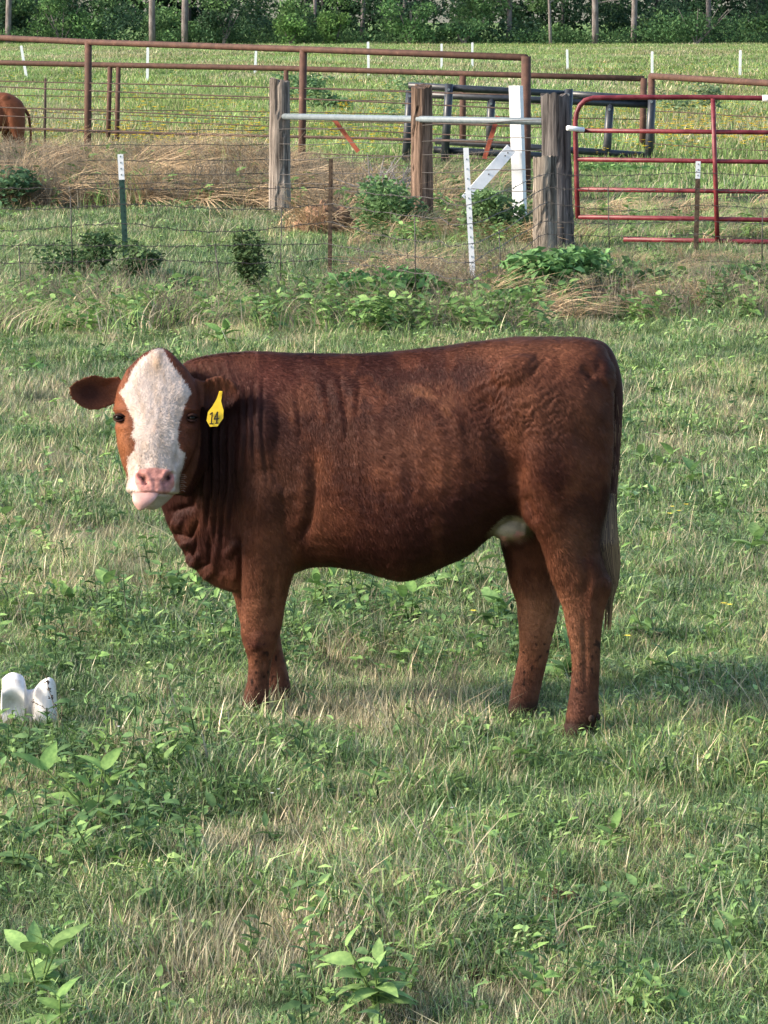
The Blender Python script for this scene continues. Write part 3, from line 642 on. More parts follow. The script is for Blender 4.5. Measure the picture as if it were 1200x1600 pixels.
# ---- eyes, tongue, tag, tail
M_EYE = mat('eye', (.004, .003, .002), .12, .12); M_LID = noise_mat('eyelid', (.02, .009, .008), (.04, .017, .013), 80, rough=.7, spec=.1)
for ex, yy in ((186, HY-.052), (300.5, HY-.052)):
    m_ = MB(); ell(m_, ex, 653, yy, (.0155, .019, .0155), 10); e = m_.build('eye', M_EYE, heifer, True)
    l_ = MB(); sg = -1 if ex < 240 else 1
    for s_, hh in ((1, 5.0), (-1, 4.6)):
        pts = [P(ex+8.5*math.cos(t)*1.0, 653-s_*hh*math.sin(t), yy-.004-.011*math.sin(t)-(-sg)*.0*math.cos(t)+sg*.004*math.cos(t)) for t in np.linspace(0, math.pi, 9)]
        l_.tube(pts, [.0015, .003, .0042, .0048, .005, .0048, .0042, .003, .0015], 6)
    l_.build('eyelid', M_LID, e, True)
M_TONGUE = noise_mat('tongue', (.44, .24, .21), (.52, .31, .27), 40, rough=.45, spec=.4, bump=.2, bdist=.001)
tg = MB(); R = []
for t in np.linspace(0, 1, 14):
    yl = 770+27*t; w = 20.5*(1-t**2.2*.80); xc = 228-6.5*t-2*t*t; y0 = HY-.165-.022*math.sin(t*2.2); th = .012*(1-t*.5)
    a = P(xc-w, yl, y0); b = P(xc+w, yl-2*(1-t), y0)
    R.append(np.stack([(a[0]+b[0])/2+(b[0]-a[0])/2*np.cos(A), y0+th*np.sin(A)-.004*(np.cos(A)**2)*-1, a[2]+(b[2]-a[2])*(np.cos(A)*.5+.5)], -1))
loft(tg, R); tg.build('tongue', M_TONGUE, heifer, True)
# wet lower chin beside the tongue is part of the body
M_TAG = noise_mat('yellow_tag', (.72, .47, .02), (.82, .56, .03), 40, rough=.45, spec=.4, bump=.05); M_INK = mat('tag_ink', (.02, .018, .016), .6)
TAGP = cr([(985, 342), (1003, 342), (1000, 375), (995, 400), (1010, 455), (1008, 500), (975, 548), (930, 550), (910, 515), (918, 465), (945, 430), (970, 385)])
YT = HY-.075
tm = MB(); fr = np.array([P(a, b, YT+.012*(b-610)/60*-1) for a, b in TAGP]); bk = fr+np.array([0, .003, 0]); n = len(TAGP)
tm.add(np.concatenate([fr, bk]), [tuple(range(n)), tuple(range(2*n-1, n-1, -1))]+[(i, i+n, (i+1) % n+n, (i+1) % n) for i in range(n)])
tago = tm.build('ear_tag', M_TAG, heifer)
tb = MB(); c = P(344.5, 615, YT-.004); tb.tube([c-[0, .004, 0], c+[0, .022, 0]], .006, 10); tb.build('tag_button', M_TAG, tago)
def digit(strokes, ox):
    mb = MB()
    for (x0, y0, x1, y1) in strokes:
        a = P(x0+ox, y0, YT); b = P(x1+ox, y1, YT); a[1] = b[1] = YT-.004-.012*((y0+y1)/2-610)/60; d = b-a; ln = np.linalg.norm(d); d /= ln; s = np.cross(d, [0, 1, 0])
        w = .0020
        Vv = [a-d*w*.5-s*w, a-d*w*.5+s*w, b+d*w*.5+s*w, b+d*w*.5-s*w]; Vv = Vv+[v+np.array([0, .0012, 0]) for v in Vv]
        mb.add(Vv, [(0, 1, 2, 3), (7, 6, 5, 4), (0, 4, 5, 1), (1, 5, 6, 2), (2, 6, 7, 3), (3, 7, 4, 0)])
    return mb
digit([(332, 644, 330.5, 661), (332, 644, 328.5, 647), (328, 661.5, 333, 661.5)], 0).build('digit_one', M_INK, tago)
digit([(340, 643, 335.0, 654), (334.8, 654.5, 342, 653), (340.4, 643, 338.6, 660.5), (336.8, 660.8, 341, 660.2)], 0).build('digit_four', M_INK, tago)
for cx_, cy_, oy in ((934, 1120, -.20), (924, 1123, -.235), (834, 1106, .10)):
    dc = MB(); ell(dc, cx_, cy_, Yc(cx_)+oy+.06, (.010, .009, .013), 6); dc.build('dewclaw', M_DARKSEED, heifer, True)
# tail: dock and switch
M_TAIL = M_COAT
tl = MB(); tpts = [(915, 537, 11.72, .02), (938, 549, 11.70, .032), (953, 575, 11.69, .030), (962, 610, 11.69, .024), (963.5, 650, 11.69, .019), (961.5, 700, 11.69, .0155), (958, 750, 11.69, .015), (954, 790, 11.68, .018), (952, 830, 11.68, .018), (953, 865, 11.68, .012)]
tube_px(tl, tpts, 14); tme = tl.mesh('tail'); nvt = len(tme.vertices); tc = np.ones((nvt, 4), np.float32); tc[:, :3] = (.05, .022, .017)
cc = tme.color_attributes['col']; cc.data.foreach_set('color', tc.ravel()); tme.materials.append(M_COAT); tme.shade_smooth(); tail = link('tail', tme, heifer)
def strands():
    mb = MB(); r = np.random.default_rng(5)
    def one(path, rad, c):
        Pp = np.array(path); T = np.gradient(Pp, axis=0); T /= np.linalg.norm(T, axis=1)[:, None]+1e-9; s = np.cross(T, [0, 1, 0]); s /= np.linalg.norm(s, axis=1)[:, None]+1e-9
        n = len(Pp); W = rad*np.linspace(1, .25, n)[:, None]; Vv = np.concatenate([Pp-s*W, Pp+s*W]); mb.add(Vv, [(i, i+1, n+i+1, n+i) for i in range(n-1)], c)
    # fringe down the outer edge of the dock
    d = interp_st(tpts, 60)
    for i in range(1500):
        k = r.integers(6, 54); a, b, y, rr = d[k]; rr = rr*460
        off = r.uniform(-.9, 1.0); ln = r.uniform(12, 34)
        p0 = (a+off*rr*.9, b); drift = r.uniform(-1, 2.5)*(.3 if off < 0 else 1)
        yy = y-rr/460*math.sqrt(max(0, 1-off*off))*r.uniform(-.6, 1)
        path = [P(p0[0]+drift*t, p0[1]+ln*t, yy-.002*math.sin(3*t)) for t in np.linspace(0, 1, 4)]
        c = np.array((.10, .04, .026))*(.6+.9*r.random()) if r.random() < .8 else np.array((.26, .15, .08))*(.7+.6*r.random())
        one(path, .0010, c)
    for i in range(1700):      # the long switch, dark core and straw coloured ends
        u = r.uniform(-1, 1); long = r.random() < .22
        y0 = r.uniform(770, 850); y1 = r.uniform(880, 921) if not long else r.uniform(930, 987)
        path = []
        for t in np.linspace(0, 1, 9):
            yv = y0+(y1-y0)*t
            cx = np.interp(yv, [770, 820, 856, 880, 913, 930, 987], [954, 952, 951, 954, 960, 953, 949]); hw = np.interp(yv, [770, 820, 856, 880, 913, 930, 987], [7, 13, 17, 15, 6, 7, 5])
            path.append(P(cx+u*hw+.8*math.sin(yv*.06+u*5), yv, 11.67+.018*math.sin(u*9+i)-.03*math.sqrt(1-u*u*.9)*np.interp(yv, [770, 850, 987], [.3, 1, .3])))
        dark = r.random() < np.interp((y0+y1)/2, [800, 900], [.65, .3])*(1.2 if u < .2 else .6)
        c = np.array((.06, .028, .02))*(.6+.9*r.random()) if dark else np.array((.25, .16, .085))*(.3+1.0*r.random())
        one(path, .0013, c)
    m = mat('tail_hair', rough=.45, spec=.4); at = N(m, 'ShaderNodeAttribute', attribute_name='col'); L(m, at.outputs[0], m.node_tree.nodes['Principled BSDF'].inputs['Base Color'])
    o = mb.build('tail_hair', m, tail); o['kind'] = 'stuff'
strands()
wh = MB()
for i in range(9):   # whiskers on the right of the muzzle
    a = P(281+RNG.random()*2, 742+i*3, HY-.10); b = P(289+3*RNG.random(), 741+i*3.2+RNG.random()*2, HY-.12); wh.tube([a, (a+b)/2+[0, 0, .002], b], [.0009, .0007, .0004], 3)
w_ = wh.build('whiskers', mat('whisker', (.25, .18, .14), .5), heifer); w_['kind'] = 'stuff'

# the second brown cow, grazing beyond the corral, its rump just inside the frame
c2 = empty('grazing_cow', P(-22, 280, 56), 'reddish brown rump of a second cow grazing behind the corral at the left edge', 'cow'); c2.location.z = 0
s2 = 1.0
m2 = me.copy(); m2.name = 'grazing_body'; V2 = (V-np.array(base)); 
V2x = V2.copy()*.93; rump = sstep(.15, .75, V2[:, 0]); V2x[:, 2] -= rump**2*.20*(V2[:, 2] > .6)
m2.vertices.foreach_set('co', V2x.ravel()); m2.update()
c4 = np.ones((nv, 4), np.float32); c4[:, :3] = np.array([.15, .052, .026])*(1+.25*fbm(V, 3, 8))[:, None]; m2.color_attributes['col'].data.foreach_set('color', c4.ravel())
dm = m2
dmo = bpy.data.objects.new('body', m2); COL.objects.link(dmo); dmo.parent = c2; c2.location.z = -.06
mdc = dmo.modifiers.new('d', 'DECIMATE'); mdc.ratio = .08
t2 = MB(); t2.tube([(.60, -.1, .98), (.68, -.10, .86), (.71, -.1, .6), (.70, -.1, .3)], [.03, .025, .018, .03], 8, (.12, .04, .02)); t2o = t2.build('tail', M_COAT); t2o.parent = c2
c2.rotation_euler.z = .25

# ------------------------------------------------------------------ pipes, posts and wires
def gy(px_, Y): 
    a = P(px_, 300, Y); return np.array([a[0], Y, g1(a[0], Y)])
def pipe(name, a, b, r, m, parent, sides=10):
    mb = MB(); mb.tube([a, (np.array(a)+b)/2, b], r, sides); return mb.build(name, m, parent, True)
def corral(label, name, rail, posts, rods, Yf, r=.045, rodr=.013):
    """rail: [(px,py)...]; posts: (px, top py); rods: (py0, py1, r) between the rail's ends"""
    x0, x1 = rail[0][0], rail[-1][0]; e = empty(name, gy(posts[0][0], Yf(posts[0][0])), label, 'fence')
    pts = [P(a, b, Yf(a)) for a, b in rail]; mb = MB(); mb.tube(pts, r, 12); mb.build('top_rail', M_RUST, e, True)
    for (a, t, dx, rr) in posts:
        g = gy(a+dx, Yf(a)); g[2] -= .1; pipe('post', P(a, t, Yf(a)), g, rr, M_RUST, e)
    for (xa, ya, xb, yb, rr) in rods:
        mb = MB(); n = 14; pp = []
        for i in range(n):
            t = i/(n-1); x = xa+(xb-xa)*t; pp.append(P(x, ya+(yb-ya)*t+.8*math.sin(t*9+ya), Yf(x)-.02))
        mb.tube(pp, rr, 6); mb.build('rod', M_RUSTDK if rr < .02 else M_RUSTDK, e, True)
    return e
YA = lambda x: 54-8*x/825; YB = lambda x: 66-5*x/1010; YC = lambda x: 60.5-3*(x-1015)/200
corral('tall rusty pipe corral fence whose top rail ends behind the white post', 'pipe_fence', [(-260, 46), (0, 59), (140, 66), (473, 77), (822, 90)],
       [(138, 64, -1, .055), (474, 78, -3, .055), (822, 88, 0, .065)],
       [(-260, 119, 822, 148, .010), (-260, 124, 822, 170, .011), (-260, 159, 822, 198, .010), (-260, 169, 822, 215, .009), (-260, 192, 822, 224, .019), (-260, 220, 822, 249, .009), (60, 232, 822, 268, .008)], YA)
corral('lower rusty pipe fence running behind the tall corral pipes', 'pipe_fence', [(-300, 92), (0, 98), (140, 101), (450, 107), (722, 115), (1006, 123)],
       [(172, 104, -3, .045), (185, 104, -2, .045), (447, 110, 0, .045), (723, 118, 0, .06), (1006, 122, -3, .06)],
       [(-300, 143, 1006, 165, .009), (-300, 162, 1006, 186, .009), (0, 174, 1006, 205, .008), (-300, 193, 1006, 232, .010), (300, 134, 1006, 150, .008)], YB, .05)
corral('rusty pipe fence starting at the right behind the red gate', 'pipe_fence', [(1017, 119), (1100, 124), (1200, 130), (1400, 142)], [(1018, 119, -1, .06)],
       [(1018, 174, 1400, 192, .010), (1018, 225, 1400, 247, .010), (1018, 280, 1400, 302, .010), (1018, 255, 1400, 274, .008)], YC, .055)
tp = empty('t_post', gy(70, 57), 'thin dark steel post standing in the pipe fence beside the grazing cow', 'post')
pipe('stake', P(71, 122, 57), gy(70, 57), .02, M_RUSTDK, tp)

def wood_post(parent, px_, top, Y, r, seed, lean=0, tone=(1, 1, 1), topcut=.02):
    rr = np.random.default_rng(seed); g = gy(px_, Y); t = P(px_+lean, top, Y); H = t[2]-g[2]+.2; n = 28; seg = 26; V = []; C_ = []
    ang = np.linspace(0, 2*np.pi, n, endpoint=False); rad = 1+.04*np.sin(ang*2+seed)+.02*np.sin(ang*5+seed*2)
    crack = [(rr.integers(0, n), rr.uniform(0, .6), rr.uniform(.5, 1)) for _ in range(6)]
    for i in range(seg+1):
        f = i/seg; z = g[2]-.2+H*f; cx = g[0]+(t[0]-g[0])*f; q = rad.copy()
        for (k, a, b) in crack:
            kk = (k+int(3*math.sin(f*9+k))) % n
            if a < f < b+.1: q[kk] *= .90; q[(kk+1) % n] *= .96
            if 0: q[k] *= .91; q[(k+1) % n] *= .97
        q = q*(1.06-.10*f)+.012*np.sin(f*23+ang*3+seed)
        zz = z+(topcut*np.cos(ang+seed)+.010*rr.normal(size=n) if i == seg else 0)
        V.append(np.stack([cx+r*q*np.cos(ang), Y+r*q*np.sin(ang), np.full(n, z) if i < seg else zz], -1))
        C_.append(np.tile(np.array(tone)*(.9+.1*math.sin(f*5)), (n, 1)))
    V.append(V[-1]*np.array([1, 1, 1])*0+np.mean(V[-1], 0)+(V[-1]-np.mean(V[-1], 0))*.5); C_.append(C_[-1]*.7)
    mb = MB(); VV = np.concatenate(V); m_ = seg+2
    F = [(i*n+k, i*n+(k+1) % n, (i+1)*n+(k+1) % n, (i+1)*n+k) for i in range(m_-1) for k in range(n)]+[tuple((m_-1)*n+k for k in range(n))]
    mb.add(VV, F, np.concatenate(C_)); return mb.build('wood_post', M_WOOD, parent)
# wooden brace with its galvanised pipe
wb = empty('brace_fence', gy(437, 42), 'three weathered wooden posts joined by a galvanised cross pipe and wires', 'fence')
YW = lambda x: 42-(x-437)*.0132
w1 = wood_post(wb, 437, 125, 42, .125, 3, 0, (1.15, 1.12, 1.1)); w1['label'] = 'grey weathered wooden post at the left end of the cross pipe'
w2 = wood_post(wb, 660, 134, YW(660), .125, 5, -1, (.85, .66, .56)); w2['label'] = 'dark reddish brown wooden post in the middle of the cross pipe'
w3 = wood_post(wb, 876, 148, YW(876), .145, 8, -9, (.62, .63, .68), .01); w3['label'] = 'thick grey split wooden post beside the red gate'
pipe('cross_pipe', P(444, 182, 41.9), P(856, 190, YW(850)), .036, M_GALV, wb, 12)
for k, (ya, yb, yc) in enumerate([(203, 196, 186), (226, 222, 213), (250, 243, 232), (272, 270, 262), (286, 294, 300)]):
    mb = MB(); pp = []
    for i in range(24):
        x = 120+750*i/23; pp.append(P(x, np.interp(x, [120, 437, 660, 876], [ya+1, ya, yb, yc])+1.2*math.sin(i*1.7+k), YW(x)-.13 if x > 400 else 42))
    mb.tube(pp, .0045, 5); mb.build('wire', M_WIRE, wb)
for (a, b, c_, d, Y, lb) in [(517, 180, 560, 237, 41.2, 'short rusty red steel bar slanting down to the right from the cross pipe'), (778, 181, 757, 248, 37.9, 'short rusty red steel bar slanting down to the left beside the white post')]:
    mb = MB(); A_ = P(a, b, Y); B_ = P(c_, d, Y-.15); dz = (B_-A_); ln = np.linalg.norm(dz); dz /= ln; s_ = np.cross(dz, [0, 1, 0]); M3 = np.stack([dz, [0, 1, 0], s_], 1)
    mb.box((A_+B_)/2, (ln/2, .012, .026), M3); mb.box((A_+B_)/2+s_*.018+[0, -.02, 0], (ln/2, .018, .006), M3); o = mb.build('steel_bar', M_REDROD, None, origin=A_); tag(o, lb, 'steel bar')
# white braced post
wp = empty('white_post', gy(812, 39), 'square white painted post with a diagonal white brace on its left', 'post')
g = gy(814, 39); t = P(806, 134, 39); mb = MB(); Mx = np.array(Matrix.Rotation(math.radians(-24), 3, 'Z')); H = t[2]-g[2]+.1
ax = np.array([(t[0]-g[0])/H, 0, 1]); M3 = np.stack([Mx @ [1, 0, 0], Mx @ [0, 1, 0], ax], 1); mb.box((g+t)/2-[0, 0, .05], (.064, .05, H/2), M3); mb.build('post', M_WHITE, wp)
A_ = P(799, 232, 38.88); B_ = P(728, 312, 38.7); dz = B_-A_; ln = np.linalg.norm(dz); dz /= ln; s_ = np.cross(dz, [0, 1, 0]); mb = MB(); mb.box((A_+B_)/2, (ln/2, .035, .062), np.stack([dz, [0, 1, 0], s_], 1)); br = mb.build('diagonal_brace', M_WHITE, wp)
for f in (.08, .14, .5, .95):
    mb = MB(); c = A_+dz*ln*f+[0, -.037, 0]; mb.tube([c, c+[0, -.008, 0]], .008, 8); mb.build('bolt', M_WIRE, br)
# barbed wire fence
bf = empty('barbed_wire_fence', gy(197, 29.4), 'sagging barbed wire fence on mixed steel posts behind the heifer', 'fence')
def t_post(px_, pxt, top, base_py, m, lab, tipm=None, tiplen=0, w=.02, studs=None):
    g = G(px_, base_py); Y = g[1]; g[2] = g1(g[0], Y)-.05; t = P(pxt, top, Y); ax = t-g; H = np.linalg.norm(ax); ax /= H
    sx = np.cross([0, 1, 0], ax); sx /= np.linalg.norm(sx); sy = np.cross(ax, sx); M3 = np.stack([sx, sy, ax], 1)
    def prof(z0, z1, mm, nm, par):
        mb = MB(); c = g+ax*(z0+z1)/2; hz = (z1-z0)/2; mb.box(c, (w, .003, hz), M3); mb.box(c+sy*.019, (.003, .016, hz), M3); return mb.build(nm, mm, par)
    if tipm:
        o = prof(0, H-tiplen, m, 'post', bf); prof(H-tiplen, H, tipm, 'painted_tip', o)
    else: o = prof(0, H, m, 'post', bf)
    mb = MB()
    k = np.arange(.08, H-.02, studs or .055)
    for z in k: mb.box(g+ax*z-sy*.005, (.0035, .003, .007), M3)
    st = mb.build('studs', M_GALV if studs else m, o); st['kind'] = 'stuff'; o['label'] = lab; return t, g, Y
t_post(199, 188, 241, 436, M_GREENP, 'dark green steel post with a white painted tip', M_WHITE, .23, .026)
t_post(515, 517, 248, 434, M_TPOST, 'thin rust brown steel post before the clay mound', None, 0, .019)
t_post(741, 728, 231, 468, M_WHITE, 'white leaning steel post with dark punched holes', None, 0, .023, .082)
t_post(1087, 1091, 252, 402, M_TPOST, 'brown steel post with a white tip in front of the red gate', M_WHITE, .17, .024)
wood_post_ = wood_post(bf, 853, 246, 33.4, .11, 14, -2, (1.3, 1.26, 1.18), .015); wood_post_['label'] = 'short cracked grey wooden post left of the red gate'
FX = [(-420, 29.2), (197, 29.35), (515, 29.5), (735, 27.3), (850, 33.2), (1088, 33.0), (1500, 32.6)]
def wireY(x): return np.interp(x, [a for a, b in FX], [b for a, b in FX])-.035
for k, z in enumerate((.97, .83, .67, .50, .38, .13)):
    mb = MB(); pp = []
    for i in range(150):
        x = -420+1920*i/149
        seg = [a for a, b in FX]; j = max(0, min(len(seg)-2, int(np.searchsorted(seg, x)-1))); f = (x-seg[j])/(seg[j+1]-seg[j]); sag = .02*math.sin(math.pi*f)*(1+k % 3)
        Y = float(wireY(x)); zz = z*(1.0 if x < 700 else .95)-sag; q = P(x, 300, Y); pp.append((q[0], Y, zz+.006*math.sin(i*1.9+k)+.01*math.sin(i*.23+k*2)))
    mb.tube(pp, .0033, 5, cap=False)
    for i in range(4, 148, 1):
        p = np.array(pp[i]); 
        for h_ in (0, 1):
            a = RNG.normal(size=3); a /= np.linalg.norm(a); mb.tube([p-a*.02, p+a*.02], .0026, 3, cap=False)
    mb.build('barbed_wire', M_WIRE, bf)
for (x, a, b, dx) in [(28, .5, .02, 4), (335, .5, .04, 10), (440, .8, .1, -3), (110, .9, .3, 2), (648, .8, .1, 2), (950, .8, .15, 3), (1192, .6, .1, 0), (780, .6, .1, 4)]:
    Y = float(wireY(x)); q = P(x, 300, Y); q2 = P(x+dx, 300, Y); pipe('wire_stay', (q[0], Y, a), (q2[0], Y, b), .005, M_WIRE, bf, 5)
# black panels
def panel(label, rails, ups, Y, name='corral_panel'):
    e = empty(name, gy(ups[0][2], Y), label, 'panel')
    for (a, b, c_, d, dy) in rails: pipe('rail', P(a, b, Y+dy), P(c_, d, Y+dy), .056, M_BLACK, e, 12)
    for (a, b, c_, d, dy) in ups:
        o = pipe('upright', P(a, b, Y-.11+dy), P(c_, d, Y-.11+dy), .066, M_BLACK, e, 12)
        q = P(a-1, b+9, Y-.18+dy); mb = MB(); mb.tube([q, q-np.array([0, .02, 0])], .022, 8); mb.build('bolt', M_GALV, o)
panel('black pipe panel with tall uprights leaning behind the wooden posts', [(638, 134, 889, 147, 0), (677, 234, 892, 246, 0), (640, 255, 980, 275, 0), (636, 190, 700, 191, 0)], [(641, 141, 633, 268, 0), (702, 131, 694, 264, 0), (889, 139, 884, 272, 0)], 56.6)
panel('black pipe panel whose end upright stands left of the far gate post', [(640, 147, 1016, 164, 0), (680, 220, 1010, 243, 0), (889, 147, 1017, 155, 0)], [(768, 153, 764, 240, .12), (953, 162, 946, 276, .12), (1019, 150, 1012, 270, 0)], 57.6)
# red gate
gt = empty('red_gate', gy(903, 36), 'red tubular farm gate at the right with rounded top corner', 'gate'); YG = 36.0
mb = MB(); mb.tube([P(a, b, YG) for a, b in [(903, 341), (901, 280), (899, 204), (899, 190), (901, 176), (906, 165), (914, 157), (926, 153), (1000, 152), (1100, 152), (1230, 154), (1420, 157)]], .0255, 12); mb.build('frame_tube', M_RED, gt, True)
for k, (xa, ya, xb, yb, rr) in enumerate([(900, 204, 1420, 209, .023), (902, 249, 1420, 256, .023), (902, 296, 1420, 302, .023), (903, 339, 1420, 347, .024), (974, 374, 1420, 382, .024)]): pipe('rail', P(xa, ya, YG-.001*k), P(xb, yb, YG), rr, M_RED, gt, 12)
pipe('upright', P(1114, 154, YG-.03), P(1121, 377, YG-.03), .024, M_RED, gt, 12); pipe('upright', P(1395, 154, YG-.03), P(1398, 377, YG-.03), .024, M_RED, gt, 12)
pipe('hinge_sleeve', P(1191, 153.5, YG-.004), P(1215, 154, YG-.004), .033, M_WHITE, gt, 12); pipe('latch', P(886, 200, YG-.1), P(912, 203, YG-.03), .026, M_WHITE, gt, 8)
# far white posts
WP = [(33, 72, 42, 122, 'leaning white post at the far left of the meadow'), (231, 75, 230, 127, 'white meadow post second from the left'), (400, 80, 398, 118, 'white meadow post above the left wooden post'), (575, 66, 576, 119, 'tall white meadow post between the two pipe fence posts'),
      (690, 69, 690, 109, 'white meadow post left one of the close pair'), (738, 67, 738, 110, 'white meadow post right one of the close pair'), (886, 78, 887, 112, 'white meadow post above the thick grey wooden post'), (1019, 81, 1019, 121, 'white meadow post above the rusty gate post'), (1157, 79, 1156, 122, 'white meadow post at the far right')]
for (a, b, c_, d, lb) in WP:
    g = G(c_, d); g[2] = g1(g[0], g[1])-.05; t = P(a, b, g[1]-.0); mb = MB(); ax = t-g; H = np.linalg.norm(ax); ax /= H; sx = np.cross([0, 1, 0], ax); M3 = np.stack([sx, np.cross(ax, sx), ax], 1)
    mb.box((g+t)/2, (.048, .03, H/2), M3); mb.box(t+ax*.0, (.03, .02, .02), M3); o = mb.build('white_post', M_WHITE, None, origin=g); tag(o, lb, 'post', 'white posts across the far meadow')

# ------------------------------------------------------------------ white plastic piece and seed stalk by the heifer
def white_thing():
    Y = 11.75; e = empty('plastic_trough', G(45, 1128), 'broken white plastic tub half sunk in the grass at the left edge', 'tub')
    OUT = [(x/8.571, 1020+y/8.571) for x, y in [(10, 900), (8, 700), (20, 480), (60, 400), (110, 320), (170, 280), (250, 275), (310, 310), (340, 380), (335, 440), (330, 480), (380, 495), (450, 490), (500, 430), (560, 370), (620, 335), (660, 325), (715, 350), (745, 410), (755, 500), (758, 600), (765, 760), (760, 950), (400, 960)]]
    OUT = OUT[::-1]; pp = np.array(OUT); tt = np.linspace(0, len(pp), 110, endpoint=False); q = np.array([pp[int(a) % len(pp)]*(1-a % 1)+pp[(int(a)+1) % len(pp)]*(a % 1) for a in tt])
    for _ in range(3): q = (np.roll(q, 1, 0)+2*q+np.roll(q, -1, 0))/4
    c = np.array([48, 1115.]); mb = MB(); R = []
    for t, dy in ((.0, -.005), (.35, -.005), (.6, -.008), (.8, -.006), (.93, 0), (.985, .012), (1.0, .03), (.99, .055), (.95, .07), (.5, .075), (.0, .075)):
        z = c+(q-c)*t; yy = Y+dy-.03*np.exp(-((z[:, 0]-75)/14)**2)+.02*np.exp(-((z[:, 0]-45)/10)**2); R.append(np.array([P(a, b, v) for (a, b), v in zip(z, yy)]))
    loft(mb, R); mb.build('side_panel', M_PLAST, e, True)
    mb = MB(); V = []   # curled lip over the left lobe
    for i, u in enumerate(np.linspace(0, 1, 14)):
        x = 3+ (38-3)*u; top = 1052+10*(2*u-1)**2
        V.append([P(x, top+dy_*5, Y-.025-.055*math.sin(min(1, dy_/9)*3.1)) for dy_ in np.linspace(0, 14, 8)])
    R = [np.array(v) for v in V]; n = 8; VV = np.concatenate(R); mb.add(np.concatenate([VV, VV+[0, .006, .002]]), [(i*n+k, i*n+k+1, (i+1)*n+k+1, (i+1)*n+k) for i in range(13) for k in range(n-1)]+[(112+i*n+k, 112+(i+1)*n+k, 112+(i+1)*n+k+1, 112+i*n+k+1) for i in range(13) for k in range(n-1)])
    mb.build('curled_rim', M_PLAST, e, True)
M_PLAST = noise_mat('white_plastic', (.46, .42, .38), (.72, .70, .69), 18, rough=.6, spec=.3, bump=.2, pos=(.25, .5))
white_thing()
q = np.array([G(a, b) for a, b in ((5, 1140), (14, 1136), (24, 1142), (33, 1138), (40, 1146), (20, 1150), (52, 1150), (66, 1152), (10, 1155), (80, 1156), (47, 1141))]); nq = len(q)
scatter('straw_tufts', np.stack([q[:, 0], q[:, 1], gz(q[:, 0], q[:, 1])], -1), np.stack([RNG.normal(size=nq)*.15, RNG.normal(size=nq)*.15, RNG.random(nq)*6], -1), np.full((nq, 3), 1.0)*np.array([.6, .6, 1.15]), RNG.integers(9, 13, nq), C_TUFT, 'dry grass standing in front of the white tub')
def seedstalk():
    e = empty('seed_stalk', G(92, 1150), 'dead weed stalk strung with black seed clusters before the white tub', 'weed')
    Y = 11.62
    paths = [[(93, 1150), (92, 1120), (84, 1102), (81, 1090), (76, 1078), (74, 1066), (72, 1057)], [(90, 1122), (84, 1116), (74, 1110), (66, 1104), (58, 1100), (52, 1096)], [(93, 1140), (96, 1118), (97, 1100)]]
    for k, p in enumerate(paths):
        d = interp_st([(a, b) for a, b in p], 24); mb = MB(); mb.tube([P(a, b, Y) for a, b in d], .0012, 4); st = mb.build('stem', M_STEM, e)
        s = MB(); 
        for (a, b) in p[1:] if k != 1 else p[2:]:
            for _ in range(9):
                cc_ = P(a+RNG.normal()*1.4, b+RNG.normal()*1.3, Y+RNG.normal()*.003); V, F = leafshape(.008, .006, .1, .3, 2); s.add(V @ rotm(RNG.random()*6.3, RNG.normal(), RNG.normal()).T*(1 if k != 1 else .6)+cc_, F)
        o = s.build('seeds', M_DARKSEED, st); o['kind'] = 'stuff'
seedstalk()

